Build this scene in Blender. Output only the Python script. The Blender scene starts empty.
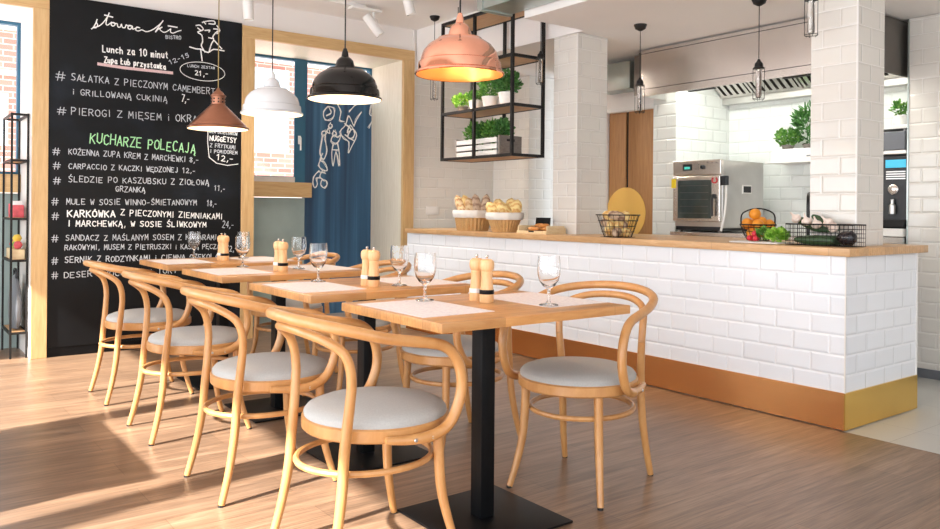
import bpy, bmesh, math, random
from mathutils import Vector, Matrix
random.seed(7)
R_ = math.radians
SC = bpy.context.scene
COL = SC.collection
# ------------------------------------------------------------ camera
YAW, ROLL, FPX = 0.6457, 0.00855, 788.0
cam = bpy.data.cameras.new('camera'); co = bpy.data.objects.new('camera', cam); COL.objects.link(co)
F = Vector((math.sin(YAW), math.cos(YAW), 0)); R0 = Vector((math.cos(YAW), -math.sin(YAW), 0)); U0 = R0.cross(F)
c, s = math.cos(ROLL), math.sin(ROLL)
Rv = R0*c + U0*s; Uv = U0*c - R0*s
m = Matrix((Rv, Uv, -F)).transposed().to_4x4(); m.translation = Vector((0, 0, 1.10))
co.matrix_world = m
cam.sensor_width = 36; cam.lens = FPX/940*36
cam.shift_y = (208.9-264.5)/940; cam.clip_start = 0.05; cam.clip_end = 200
SC.camera = co
# ------------------------------------------------------------ world, sun, exposure
w = bpy.data.worlds.new('world'); SC.world = w; w.use_nodes = True
bg = w.node_tree.nodes['Background']; bg.inputs[0].default_value = (0.80, 0.90, 1.0, 1); bg.inputs[1].default_value = 4.3
sd = bpy.data.lights.new('sun', 'SUN'); so = bpy.data.objects.new('sun', sd); COL.objects.link(so)
SUN_EL, SUN_DIR = R_(38), Vector((1.0, 0.16, 0)).normalized()
dv = Vector((SUN_DIR.x*math.cos(SUN_EL), SUN_DIR.y*math.cos(SUN_EL), -math.sin(SUN_EL)))
so.rotation_euler = dv.to_track_quat('-Z', 'Y').to_euler(); so.location = (-6, 2, 6)
sd.energy = 29.0; sd.angle = R_(1.2); sd.color = (1.0, 0.97, 0.92)
def area_light(name, loc, size, power, color=(1, 1, 1), direction=(0, 0, -1), sy=None):
    d = bpy.data.lights.new(name, 'AREA'); o = bpy.data.objects.new(name, d); COL.objects.link(o)
    o.location = loc; d.energy = power; d.color = color; d.size = size
    if sy: d.shape = 'RECTANGLE'; d.size_y = sy
    o.rotation_euler = Vector(direction).to_track_quat('-Z', 'Y').to_euler()
    return o
# added fill from an unseen front opening, and daylight by the left windows
area_light('front_fill', (1.6, -2.6, 1.6), 5.0, 22, (0.93, 0.96, 1.0), (0.15, 1, 0.0), 2.4)
area_light('side_daylight', (-1.15, 2.6, 1.4), 6.5, 170, (0.95, 0.97, 1.0), (1, 0, -0.05), 2.3)
# lamps of the kitchen hood
for _y in (2.8, 3.2, 3.6, 4.0): area_light('hood_lamp', (5.25, _y, 2.37), 0.24, 6.5, (0.97, 1.0, 0.94))
SC.view_settings.view_transform = 'Standard'; SC.view_settings.look = 'None'
SC.view_settings.exposure = -0.50; SC.view_settings.gamma = 1; SC.view_settings.use_curve_mapping = False

# ------------------------------------------------------------ materials
def rgb(h):
    h = h.lstrip('#'); v = [int(h[i:i+2], 16)/255 for i in (0, 2, 4)]
    return tuple(x/12.92 if x <= .04045 else ((x+.055)/1.055)**2.4 for x in v) + (1,)
class NT:
    def __init__(s, name):
        s.m = bpy.data.materials.new(name); s.m.use_nodes = True
        s.t = s.m.node_tree; s.b = s.t.nodes['Principled BSDF']; s.out = s.t.nodes['Material Output']
    def n(s, typ, **k):
        x = s.t.nodes.new(typ)
        for a, v in k.items():
            if a.startswith('i_'):
                x.inputs[a[2:].replace('_', ' ')].default_value = v
            else: setattr(x, a, v)
        return x
    def l(s, a, b): s.t.links.new(a, b)
    def math(s, op, a, b=None):
        x = s.t.nodes.new('ShaderNodeMath'); x.operation = op
        for i, v in enumerate((a, b)):
            if v is None: continue
            if hasattr(v, 'links'): s.l(v, x.inputs[i])
            else: x.inputs[i].default_value = v
        return x.outputs[0]
    def mix(s, f, a, b, mode='MIX'):
        x = s.t.nodes.new('ShaderNodeMix'); x.data_type = 'RGBA'; x.blend_type = mode
        for i, v in ((0, f), (6, a), (7, b)):
            if hasattr(v, 'links'): s.l(v, x.inputs[i])
            else: x.inputs[i].default_value = v
        return x.outputs[2]
    def ramp(s, fac, stops):
        x = s.t.nodes.new('ShaderNodeValToRGB'); e = x.color_ramp.elements
        while len(e) < len(stops): e.new(0.5)
        for i, (p, c_) in enumerate(stops): e[i].position = p; e[i].color = c_
        s.l(fac, x.inputs[0]); return x.outputs[0]
    def bump(s, h, st=0.3, d=0.01):
        x = s.t.nodes.new('ShaderNodeBump'); x.inputs['Strength'].default_value = st; x.inputs['Distance'].default_value = d
        s.l(h, x.inputs['Height']); s.l(x.outputs[0], s.b.inputs['Normal'])
    def coord(s, kind='Object', scale=(1, 1, 1), rot=(0, 0, 0)):
        if kind == 'Position': o = s.n('ShaderNodeNewGeometry').outputs['Position']
        else: o = s.n('ShaderNodeTexCoord').outputs[kind]
        mp = s.n('ShaderNodeMapping'); mp.inputs['Scale'].default_value = scale; mp.inputs['Rotation'].default_value = rot
        s.l(o, mp.inputs[0]); return mp.outputs[0]
def plain(name, col, rough=0.5, metal=0.0, var=0.06, sc=12, bump=0.0, coat=0.0, emit=None, es=1.0, spec=0.5):
    t = NT(name); b = t.b; col = rgb(col)
    v = t.coord('Object')
    nz = t.n('ShaderNodeTexNoise'); nz.inputs['Scale'].default_value = sc; nz.inputs['Detail'].default_value = 4; t.l(v, nz.inputs['Vector'])
    dk = tuple(x*(1-var) for x in col[:3])+(1,); lt = tuple(min(1, x*(1+var)) for x in col[:3])+(1,)
    t.l(t.ramp(nz.outputs['Fac'], [(.3, dk), (.7, lt)]), b.inputs['Base Color'])
    b.inputs['Roughness'].default_value = rough; b.inputs['Metallic'].default_value = metal
    b.inputs['Coat Weight'].default_value = coat; b.inputs['Specular IOR Level'].default_value = spec
    if bump: t.bump(nz.outputs['Fac'], bump, 0.003)
    if emit:
        b.inputs['Emission Color'].default_value = rgb(emit); b.inputs['Emission Strength'].default_value = es
    return t.m
def wood(name, c1, c2, scale=(1, 1, 1), rough=0.45, kind='Object', stave=None, gscale=1.0, coat=0.0):
    """grain runs along the axis with the smallest scale"""
    t = NT(name); v = t.coord(kind, scale)
    n1 = t.n('ShaderNodeTexNoise'); n1.inputs['Scale'].default_value = 6*gscale; n1.inputs['Detail'].default_value = 6; n1.inputs['Roughness'].default_value = .6; n1.inputs['Distortion'].default_value = 0.6
    t.l(v, n1.inputs['Vector'])
    base = t.ramp(n1.outputs['Fac'], [(.28, rgb(c1)), (.72, rgb(c2))])
    if stave:
        v2 = t.coord(kind)
        if stave[2]:   # swap so that staves run along Y
            sp = t.n('ShaderNodeSeparateXYZ'); t.l(v2, sp.inputs[0]); cb = t.n('ShaderNodeCombineXYZ')
            t.l(sp.outputs[1], cb.inputs[0]); t.l(sp.outputs[0], cb.inputs[1]); v2 = cb.outputs[0]
        bk = t.n('ShaderNodeTexBrick'); t.l(v2, bk.inputs['Vector']); bk.offset = .37; bk.offset_frequency = 2
        for k, x in (('Scale', 1), ('Brick Width', stave[0]), ('Row Height', stave[1]), ('Mortar Size', stave[3] if len(stave) > 3 else 0.0006), ('Mortar Smooth', .1), ('Bias', 0)): bk.inputs[k].default_value = x
        bk.inputs['Color1'].default_value = (.80, .80, .80, 1); bk.inputs['Color2'].default_value = (1.12, 1.1, 1.06, 1); bk.inputs['Mortar'].default_value = (.5, .45, .4, 1)
        base = t.mix(1.0, base, bk.outputs['Color'], 'MULTIPLY')
    t.l(base, t.b.inputs['Base Color']); t.b.inputs['Roughness'].default_value = rough; t.b.inputs['Coat Weight'].default_value = coat
    t.bump(n1.outputs['Fac'], 0.06, 0.002)
    return t.m
def tiles(name, tile='#f1f1ef', grout='#c9c9c6', wd=0.2, ht=0.1, z0=0.0, u0=0.0, rough=0.12, bev=0.012, flat=False):
    t = NT(name); g = t.n('ShaderNodeNewGeometry'); sp = t.n('ShaderNodeSeparateXYZ'); t.l(g.outputs['Position'], sp.inputs[0])
    cb = t.n('ShaderNodeCombineXYZ')
    if flat:
        t.l(sp.outputs[0], cb.inputs[0]); t.l(sp.outputs[1], cb.inputs[1])
    else:
        sn = t.n('ShaderNodeSeparateXYZ'); t.l(g.outputs['True Normal'], sn.inputs[0])
        ax = t.math('GREATER_THAN', t.math('ABSOLUTE', sn.outputs[0]), 0.5)
        u = t.math('ADD', t.math('MULTIPLY', sp.outputs[1], ax), t.math('MULTIPLY', sp.outputs[0], t.math('SUBTRACT', 1.0, ax)))
        t.l(t.math('ADD', u, u0), cb.inputs[0]); t.l(t.math('SUBTRACT', sp.outputs[2], z0), cb.inputs[1])
    def brick(ms, sm):
        bk = t.n('ShaderNodeTexBrick'); t.l(cb.outputs[0], bk.inputs['Vector']); bk.offset = 0.0 if flat else .5
        for k, x in (('Scale', 1), ('Brick Width', wd), ('Row Height', ht), ('Mortar Size', ms), ('Mortar Smooth', sm), ('Bias', 0)): bk.inputs[k].default_value = x
        return bk
    b1 = brick(.0016, .2); a = rgb(tile)
    b1.inputs['Color1'].default_value = tuple(x*.96 for x in a[:3])+(1,); b1.inputs['Color2'].default_value = a; b1.inputs['Mortar'].default_value = rgb(grout)
    b2 = brick(bev, 1.0)
    t.l(b1.outputs['Color'], t.b.inputs['Base Color']); t.b.inputs['Roughness'].default_value = rough
    inv = t.math('SUBTRACT', 1.0, b2.outputs['Fac'])
    nz = t.n('ShaderNodeTexNoise'); nz.inputs['Scale'].default_value = 7; t.l(cb.outputs[0], nz.inputs['Vector'])
    t.bump(t.math('ADD', inv, t.math('MULTIPLY', nz.outputs['Fac'], 0.25)), 0.55 if not flat else .1, 0.006)
    return t.m
def glass(name, tint=(1, 1, 1, 1), refl=0.10, rough=0.0):
    t = NT(name); t.t.nodes.remove(t.b)
    tr = t.n('ShaderNodeBsdfTransparent'); tr.inputs[0].default_value = tint
    gl = t.n('ShaderNodeBsdfGlossy'); gl.inputs['Roughness'].default_value = rough
    fr = t.n('ShaderNodeLayerWeight'); fr.inputs[0].default_value = .5
    f = t.math('ADD', t.math('MULTIPLY', t.math('POWER', fr.outputs['Facing'], 3.0), 0.30), refl*0.15)
    mx = t.n('ShaderNodeMixShader'); t.l(f, mx.inputs[0]); t.l(tr.outputs[0], mx.inputs[1]); t.l(gl.outputs[0], mx.inputs[2]); t.l(mx.outputs[0], t.out.inputs[0])
    return t.m
M = {}
M['white'] = plain('white_paint', '#efe9e4', .7, var=.015, sc=3)
M['ceil'] = plain('ceiling_paint', '#f5f0ec', .75, var=.015, sc=2)
M['tile'] = tiles('metro_tile', tile='#e3ddd4', grout='#f1ede8')
M['ctile'] = tiles('counter_tile', tile='#eef0f4', grout='#f4f5f6', z0=-.0225)
M['ktile'] = tiles('kitchen_tile', tile='#e9ebe6', grout='#d6d8d2')
M['ftile'] = tiles('floor_tile', tile='#c3c1ba', grout='#97958f', wd=.6, ht=.6, flat=True, rough=.3, bev=.004)
M['floor'] = None
t = NT('floor_laminate'); v = t.coord('Position')
bk = t.n('ShaderNodeTexBrick'); t.l(v, bk.inputs['Vector']); bk.offset = .37; bk.offset_frequency = 2
for k, x in (('Scale', 1), ('Brick Width', 1.3), ('Row Height', .19), ('Mortar Size', .0012), ('Mortar Smooth', .1), ('Bias', 0)): bk.inputs[k].default_value = x
bk.inputs['Color1'].default_value = (.84, .84, .84, 1); bk.inputs['Color2'].default_value = (1.1, 1.08, 1.05, 1); bk.inputs['Mortar'].default_value = (.55, .5, .45, 1)
v1 = t.coord('Position', (1.1, 14, 1)); n1 = t.n('ShaderNodeTexNoise'); n1.inputs['Scale'].default_value = 1.6; n1.inputs['Detail'].default_value = 8; n1.inputs['Roughness'].default_value = .62; n1.inputs['Distortion'].default_value = .8; t.l(v1, n1.inputs['Vector'])
v3 = t.coord('Position', (2.2, 60, 1)); n3 = t.n('ShaderNodeTexNoise'); n3.inputs['Scale'].default_value = 2.5; n3.inputs['Detail'].default_value = 4; t.l(v3, n3.inputs['Vector'])
base = t.ramp(n1.outputs['Fac'], [(.30, rgb('#5c4637')), (.52, rgb('#7e624e')), (.72, rgb('#a0836b'))])
base = t.mix(0.25, base, t.ramp(n3.outputs['Fac'], [(.35, rgb('#59432f')), (.65, rgb('#b09478'))]))
base = t.mix(1.0, base, bk.outputs['Color'], 'MULTIPLY')
t.l(base, t.b.inputs['Base Color']); t.b.inputs['Roughness'].default_value = .33
t.bump(n1.outputs['Fac'], .05, .002); M['floor'] = t.m
M['oak_z'] = wood('oak_trim_vertical', '#c39a66', '#d8b682', (9, 9, .8))
M['oak_x'] = wood('oak_trim_horizontal', '#c39a66', '#d8b682', (.8, 9, 9))
M['cream_wood'] = wood('pale_reveal_boards', '#dcd2bd', '#ebe3d2', (9, 9, .8))
M['top'] = wood('table_top_oak', '#b57c46', '#cc985e', (1.2, 14, 8), .38, stave=(.5, .042, False), coat=.15)
M['worktop'] = wood('worktop_oak', '#c0915d', '#dab183', (14, 1.2, 8), .4, kind='Position', stave=(.7, .045, True), coat=.1)
M['beech'] = wood('bentwood_beech', '#b67e47', '#ca965d', (4, 4, 2), .33, gscale=.8, coat=.2)
M['mill'] = wood('mill_wood', '#dca56c', '#ecc290', (10, 10, 1.5), .4)
M['door'] = wood('door_veneer', '#9a6c3e', '#b58352', (12, 12, .7), .5)
M['shelf'] = wood('shelf_board', '#b98c60', '#cfa67a', (10, 1, 10), .55)
M['pine'] = wood('pine_tray', '#d8bb8e', '#e8d2aa', (3, 10, 10), .6)
M['greywood'] = wood('washed_wood', '#b9b7b4', '#dcdad6', (10, 1.2, 10), .7)
M['darkpot_shadebox'] = wood('dark_pot_shaded_crate', '#6d655e', '#8a8179', (4, 4, 10), .7)
M['fabric'] = plain('grey_seat_fabric', '#aaa8a4', .9, var=.05, sc=180, bump=.15)
M['black'] = plain('black_powder_coat', '#0a0b0d', .45, var=.1, sc=60, spec=.2)
M['frame'] = plain('dark_steel', '#1c1a19', .5, 0, var=.1, sc=30, spec=.3)
M['cord'] = plain('black_cord', '#15120f', .6)
M['goldcord'] = plain('gold_cord', '#9a8450', .6)
t = NT('chalkboard_paint'); v = t.coord('Object'); n1 = t.n('ShaderNodeTexNoise'); n1.inputs['Scale'].default_value = 2.2; n1.inputs['Detail'].default_value = 5; t.l(v, n1.inputs['Vector'])
t.l(t.ramp(n1.outputs['Fac'], [(.3, rgb('#070606')), (.55, rgb('#0d0f12')), (.75, rgb('#1b2129'))]), t.b.inputs['Base Color']); t.b.inputs['Roughness'].default_value = .5; t.b.inputs['Specular IOR Level'].default_value = .25
M['board'] = t.m
M['chalk'] = plain('white_chalk', '#f2f2ee', .9, var=.1, sc=90)
M['chalkgrey'] = plain('worn_chalk', '#c3c7cb', .9, var=.2, sc=60)
M['chalkgreen'] = plain('green_chalk', '#a9e0a6', .9, var=.1, sc=90)
M['chalkpink'] = plain('pink_chalk', '#d6b6b4', .9, var=.1, sc=90)
M['copper'] = plain('hammered_copper', '#efae93', .08, 1, var=.08, sc=14, bump=.10)
M['copper2'] = plain('brushed_copper', '#a8765f', .28, 1, var=.06, sc=20)
M['copperin'] = plain('copper_inside', '#f5a55a', .3, .8, var=.03)
M['whiteenamel'] = plain('white_enamel', '#cfcfd0', .25, coat=.3, var=.01)
M['blackenamel'] = plain('black_enamel', '#050302', .14, coat=.12, var=.05, spec=.35)
M['shadein'] = plain('white_shade_inside', '#fff3df', .5, var=.01)
M['bulb'] = plain('lit_bulb', '#fff0d0', .4, emit='#ffd9a0', es=14)
M['steel'] = plain('brushed_stainless', '#ded8d3', .26, 1, var=.05, sc=5)
M['steel2'] = plain('oven_stainless', '#cfccc8', .30, .9, var=.05, sc=8)
M['steeldk'] = plain('dark_stainless', '#77716c', .38, .9, var=.05, sc=8)
M['galv'] = plain('galvanised_steel', '#b4bdb9', .28, .85, var=.12, sc=6)
M['filter'] = plain('filter_steel', '#8c8f84', .35, .9)
M['gold'] = plain('brass_floor_reflection', '#ffb676', .24, 1, var=.10, sc=2.2, bump=.5)  # orange of the reflected floor is put into this brass colour
M['goldend'] = plain('brass_sheet_end', '#eec468', .22, 1, var=.06, sc=3, bump=.05)
M['blue'] = plain('blue_window_paint', '#2d6480', .5, var=.06)
t = NT('blue_boards'); v = t.coord('Object', (14, 1, .35)); n1 = t.n('ShaderNodeTexNoise'); n1.inputs['Scale'].default_value = 1.4; n1.inputs['Detail'].default_value = 5; t.l(v, n1.inputs['Vector'])
t.l(t.ramp(n1.outputs['Fac'], [(.3, rgb('#1f3f5c')), (.55, rgb('#2f5a7c')), (.8, rgb('#4a7898'))]), t.b.inputs['Base Color']); t.b.inputs['Roughness'].default_value = .5
M['bluepanel'] = t.m
M['concrete'] = plain('grey_concrete', '#9dada9', .85, var=.12, sc=3, bump=.2)
M['glass'] = glass('window_glass', refl=.05)
t = NT('goblet_glass'); t.t.nodes.remove(t.b); _g = t.n('ShaderNodeBsdfGlass'); _g.inputs['IOR'].default_value = 1.45; _g.inputs['Roughness'].default_value = 0; t.l(_g.outputs[0], t.out.inputs[0]); M['goblet'] = t.m
M['ovenglass'] = plain('oven_glass', '#39423f', .06, 0, var=.35, sc=9, coat=.8)
t = NT('paper_mat'); v = t.coord('Object', (1, 1, 1)); n1 = t.n('ShaderNodeTexNoise'); n1.inputs['Scale'].default_value = 70; t.l(v, n1.inputs['Vector'])
t.l(t.ramp(n1.outputs['Fac'], [(.45, rgb('#e0dad8')), (.62, rgb('#d5cdcf'))]), t.b.inputs['Base Color']); t.b.inputs['Roughness'].default_value = .8
M['paper'] = t.m
t = NT('brick_facade'); v = t.coord('Position')
sp = t.n('ShaderNodeSeparateXYZ'); t.l(v, sp.inputs[0]); cb = t.n('ShaderNodeCombineXYZ'); t.l(sp.outputs[0], cb.inputs[0]); t.l(sp.outputs[2], cb.inputs[1])
bk = t.n('ShaderNodeTexBrick'); t.l(cb.outputs[0], bk.inputs['Vector'])
for k, x in (('Scale', 1), ('Brick Width', .26), ('Row Height', .085), ('Mortar Size', .008), ('Mortar Smooth', .1), ('Bias', 0)): bk.inputs[k].default_value = x
bk.inputs['Color1'].default_value = rgb('#b4796b'); bk.inputs['Color2'].default_value = rgb('#c79484'); bk.inputs['Mortar'].default_value = rgb('#d8c8c0')
t.l(bk.outputs['Color'], t.b.inputs['Base Color']); t.b.inputs['Roughness'].default_value = .9; M['brick'] = t.m
M['stone'] = plain('pale_stone', '#d9d2cc', .8)
M['pane'] = plain('far_window_pane', '#c3d3de', .3, coat=.5)
M['potwhite'] = plain('white_ceramic', '#eeeae4', .4, var=.02)
M['soil'] = plain('soil', '#3a2a1d', .9)
def leafmat(name, a, b):
    t = NT(name); oi = t.n('ShaderNodeNewGeometry'); v = t.coord('Object'); n = t.n('ShaderNodeTexNoise'); n.inputs['Scale'].default_value = 35; t.l(v, n.inputs['Vector'])
    t.l(t.ramp(n.outputs['Fac'], [(.35, rgb(a)), (.65, rgb(b))]), t.b.inputs['Base Color']); t.b.inputs['Roughness'].default_value = .5
    return t.m
M['leaf'] = leafmat('herb_leaf', '#3f7f2a', '#80b04e'); M['leafd'] = leafmat('dark_leaf', '#2d6029', '#5f9648'); M['leafl'] = leafmat('lettuce_leaf', '#6fae2c', '#b2dc5c')
def wicker(name, a, b, sc=(1, 1, 1)):
    t = NT(name); v = t.coord('Object'); wv = t.n('ShaderNodeTexWave'); wv.wave_type = 'BANDS'; wv.bands_direction = 'Z'; wv.inputs['Scale'].default_value = 34; wv.inputs['Distortion'].default_value = 2.5; wv.inputs['Detail Scale'].default_value = 9; t.l(v, wv.inputs['Vector'])
    t.l(t.ramp(wv.outputs['Fac'], [(.2, rgb(a)), (.7, rgb(b))]), t.b.inputs['Base Color']); t.b.inputs['Roughness'].default_value = .6
    t.bump(wv.outputs['Fac'], .8, .004); return t.m
M['wicker'] = wicker('wicker', '#be8444', '#f3c98c')
M['linen'] = plain('white_linen', '#efe9e0', .9, var=.04, sc=30, bump=.4)



def breadmat(name, a, b, sc=10):
    t = NT(name); v = t.coord('Object'); wv = t.n('ShaderNodeTexWave'); wv.wave_type = 'BANDS'; wv.bands_direction = 'DIAGONAL'; wv.inputs['Scale'].default_value = sc; wv.inputs['Distortion'].default_value = 4; wv.inputs['Detail Scale'].default_value = 3; t.l(v, wv.inputs['Vector'])
    n = t.n('ShaderNodeTexNoise'); n.inputs['Scale'].default_value = 45; n.inputs['Detail'].default_value = 5; t.l(v, n.inputs['Vector'])
    f = t.math('MULTIPLY', t.math('ADD', wv.outputs['Fac'], n.outputs['Fac']), .5)
    t.l(t.ramp(f, [(.15, rgb(a)), (.65, rgb(b))]), t.b.inputs['Base Color']); t.b.inputs['Roughness'].default_value = .7; t.bump(f, .7, .006); return t.m
M['bread'] = breadmat('golden_crust', '#cf9347', '#f2d795'); M['breadd'] = breadmat('rye_crust', '#7d5640', '#cbb095'); M['baguette'] = breadmat('baguette_crust', '#b9793f', '#f0d2a4')
M['croissant'] = plain('croissant_crust', '#c98544', .5, var=.2, sc=40, bump=.3)
M['orange'] = plain('orange_peel', '#f09a2a', .45, var=.06, sc=60, bump=.3)
M['garlic'] = plain('garlic_skin', '#e8d5c8', .6, var=.08, sc=30)
M['eggplant'] = plain('aubergine_skin', '#211a22', .2, coat=.6)
M['zucchini'] = plain('courgette_skin', '#34502f', .4, var=.3, sc=40)
M['radish'] = plain('radish_skin', '#d22b3c', .35, var=.1)
t = NT('amber_film'); t.b.inputs['Base Color'].default_value = rgb('#ffd070'); t.b.inputs['Roughness'].default_value = .3
_tr = t.n('ShaderNodeBsdfTransparent'); _tr.inputs[0].default_value = rgb('#ffd070'); _mx = t.n('ShaderNodeMixShader'); _mx.inputs[0].default_value = .8
t.l(_tr.outputs[0], _mx.inputs[1]); t.l(t.b.outputs[0], _mx.inputs[2]); t.l(_mx.outputs[0], t.out.inputs[0]); M['amber'] = t.m
M['darkplastic'] = plain('black_plastic', '#1b1d20', .35, var=.05)
M['greyplastic'] = plain('grey_plastic', '#6d6f74', .4)
M['display'] = plain('lit_display', '#0a2a24', .3, emit='#59e0d0', es=1.2)
M['bluedisplay'] = plain('lit_blue_display', '#1a6a80', .3, emit='#45c8e8', es=1.2)
M['red'] = plain('red_print', '#cc2b34', .5)
M['yellow'] = plain('yellow_sticker', '#f0d020', .5)
M['colour_a'] = plain('red_pack', '#d65a62', .5, var=.2, sc=30); M['colour_b'] = plain('green_pack', '#6fa04c', .5); M['colour_c'] = plain('yellow_pack', '#e5c14c', .5)
M['offwhite'] = plain('off_white_plastic', '#ebe7e2', .4, var=.01)

# ------------------------------------------------------------ mesh builder
def catmull(pts, n=6, closed=False):
    P = [Vector(p) for p in pts]; N = len(P); out = []
    rng = N if closed else N-1
    for i in range(rng):
        if closed: a, b, c_, d = P[(i-1) % N], P[i], P[(i+1) % N], P[(i+2) % N]
        else: a, b, c_, d = P[max(i-1, 0)], P[i], P[i+1], P[min(i+2, N-1)]
        for k in range(n):
            u = k/n
            out.append(0.5*((2*b)+(-a+c_)*u+(2*a-5*b+4*c_-d)*u*u+(-a+3*b-3*c_+d)*u**3))
    if not closed: out.append(P[-1])
    return out
class MB:
    def __init__(s): s.v = []; s.f = []
    def add(s, vs, fs):
        o = len(s.v); s.v += [tuple(v) for v in vs]; s.f += [tuple(i+o for i in f) for f in fs]; return s
    def box(s, x0, x1, y0, y1, z0, z1, bev=0.0, rz=0, pivot=None):
        if x0 > x1: x0, x1 = x1, x0
        if y0 > y1: y0, y1 = y1, y0
        if z0 > z1: z0, z1 = z1, z0
        bm = bmesh.new(); bmesh.ops.create_cube(bm, size=1.0)
        bmesh.ops.scale(bm, vec=(x1-x0, y1-y0, z1-z0), verts=bm.verts)
        if bev > 0:
            bev = min(bev, .45*min(x1-x0, y1-y0, z1-z0))
            bmesh.ops.bevel(bm, geom=list(bm.edges), offset=bev, segments=2, affect='EDGES', profile=.6)
        c_ = Vector(((x0+x1)/2, (y0+y1)/2, (z0+z1)/2)); mt = Matrix.Rotation(rz, 4, 'Z')
        pv = Vector(pivot) if pivot else c_
        bm.verts.ensure_lookup_table()
        s.add([pv+mt @ (v.co+c_-pv) for v in bm.verts], [[v.index for v in f.verts] for f in bm.faces]); bm.free(); return s
    def tube(s, pts, r, n=8, closed=False, cap=True, flat=1.0):
        P = [Vector(p) for p in pts]; N = len(P)
        rr = r if isinstance(r, (list, tuple)) else [r]*N
        if len(rr) != N: rr = [rr[min(len(rr)-1, int(i/(N-1)*(len(rr)-1)))]*(1-(i/(N-1)*(len(rr)-1)) % 1)+rr[min(len(rr)-1, int(i/(N-1)*(len(rr)-1))+1)]*((i/(N-1)*(len(rr)-1)) % 1) for i in range(N)]
        T = []
        for i in range(N):
            a = P[(i-1) % N] if closed or i > 0 else P[i]; b = P[(i+1) % N] if closed or i < N-1 else P[i]
            T.append((b-a).normalized())
        up = Vector((0, 0, 1)) if abs(T[0].z) < .9 else Vector((1, 0, 0))
        nrm = T[0].cross(up).normalized(); vs = []
        for i in range(N):
            nrm = (nrm-T[i]*nrm.dot(T[i])).normalized(); bn = T[i].cross(nrm)
            for k in range(n):
                a = 2*math.pi*k/n; vs.append(P[i]+nrm*math.cos(a)*rr[i]+bn*math.sin(a)*rr[i]*flat)
        fs = []
        for i in range(N if closed else N-1):
            j = (i+1) % N
            for k in range(n):
                l = (k+1) % n; fs.append((i*n+k, i*n+l, j*n+l, j*n+k))
        if cap and not closed: fs += [tuple(range(n))[::-1], tuple((N-1)*n+k for k in range(n))]
        return s.add(vs, fs)
    def lathe(s, prof, n=32, c=(0, 0, 0), sx=1, sy=1, rip=0, ripn=0, rot=None):
        """profile of (radius, z); radius 0 closes the surface"""
        vs = []; ring = []; c = Vector(c)
        mt = rot if rot else Matrix.Identity(3)
        for r, z in prof:
            if r <= 1e-6: ring.append([len(vs)]); vs.append(c+mt @ Vector((0, 0, z)))
            else:
                ring.append(list(range(len(vs), len(vs)+n)))
                for k in range(n):
                    a = 2*math.pi*k/n; q = r*(1+rip*math.cos(ripn*a))
                    vs.append(c+mt @ Vector((q*math.cos(a)*sx, q*math.sin(a)*sy, z)))
        fs = []
        for A, B in zip(ring, ring[1:]):
            for k in range(n):
                l = (k+1) % n
                if len(A) == 1 and len(B) == 1: continue
                if len(A) == 1: fs.append((A[0], B[l], B[k]))
                elif len(B) == 1: fs.append((A[k], A[l], B[0]))
                else: fs.append((A[k], A[l], B[l], B[k]))
        return s.add(vs, fs)
    def ribbon(s, pts, wd, y, both=True):
        s.y0 = y
        """flat chalk stroke lying on a wall plane of constant y; pts are (x,z)"""
        for (a, b) in zip(pts, pts[1:]):
            s.k = (getattr(s, 'k', 0)+1) % 47; y = s.y0-s.k*.00003 if hasattr(s, 'y0') else y
            A = Vector((a[0], y, a[1])); B = Vector((b[0], y, b[1])); d = (B-A)
            if d.length < 1e-5: continue
            d.normalize(); n_ = Vector((-d.z, 0, d.x))*wd/2; e = d*wd*.35
            s.add([A-n_-e, B-n_+e, B+n_+e, A+n_-e], [(0, 1, 2, 3)])
        return s
    def quad(s, *p): return s.add(p, [tuple(range(len(p)))])
    def build(s, name, mat, parent=None, smooth=True, ang=38):
        me = bpy.data.meshes.new(name); me.from_pydata(s.v, [], s.f); me.update()
        bm = bmesh.new(); bm.from_mesh(me); bmesh.ops.recalc_face_normals(bm, faces=bm.faces); bm.to_mesh(me); bm.free()
        me.materials.append(mat)
        if smooth:
            me.polygons.foreach_set('use_smooth', [True]*len(me.polygons)); me.set_sharp_from_angle(angle=R_(ang))
        o = bpy.data.objects.new(name, me); COL.objects.link(o)
        if parent: o.parent = parent
        return o
def tag(o, label=None, cat=None, group=None, kind=None):
    if label: o['label'] = label
    if cat: o['category'] = cat
    if group: o['group'] = group
    if kind: o['kind'] = kind
    return o
def thing(name, label, cat, loc=(0, 0, 0), rz=0, group=None):
    o = bpy.data.objects.new(name, None); COL.objects.link(o); o.empty_display_size = .05
    o.location = loc; o.rotation_euler = (0, 0, rz); return tag(o, label, cat, group)
def struct(name, mb, mat, parent=None):
    o = mb.build(name, mat, parent, smooth=False); o['kind'] = 'structure'; return o
def dup(root, loc, rz, label, group=None):
    r = root.copy(); COL.objects.link(r); r.location = loc; r.rotation_euler = (0, 0, rz); r['label'] = label
    if group: r['group'] = group
    for ch in list(root.children):
        d = ch.copy(); COL.objects.link(d); d.parent = r
        for g in ch.children:
            e = g.copy(); COL.objects.link(e); e.parent = d
    return r
def B(*a, **k): return MB().box(*a, **k)
# ================================================================ SETTING
HC, LC = 2.82, 2.416          # main ceiling, lowered ceiling
struct('floor', B(-1.0, 3.88, -3.0, 7.0, -.05, 0), M['floor'])
struct('floor', B(3.88, 6.6, -3.0, 6.42, -.05, 0), M['ftile'])
struct('ceiling', B(-1.0, 4.15, -3.0, 7.1, HC, HC+.1), M['ceil'])
struct('ceiling', B(3.56, 4.15, -3.0, 4.12, LC, HC), M['ceil'])
struct('ceiling', B(4.15, 7.0, -3.0, 6.4, LC+.004, HC+.1), M['ceil'])
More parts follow.
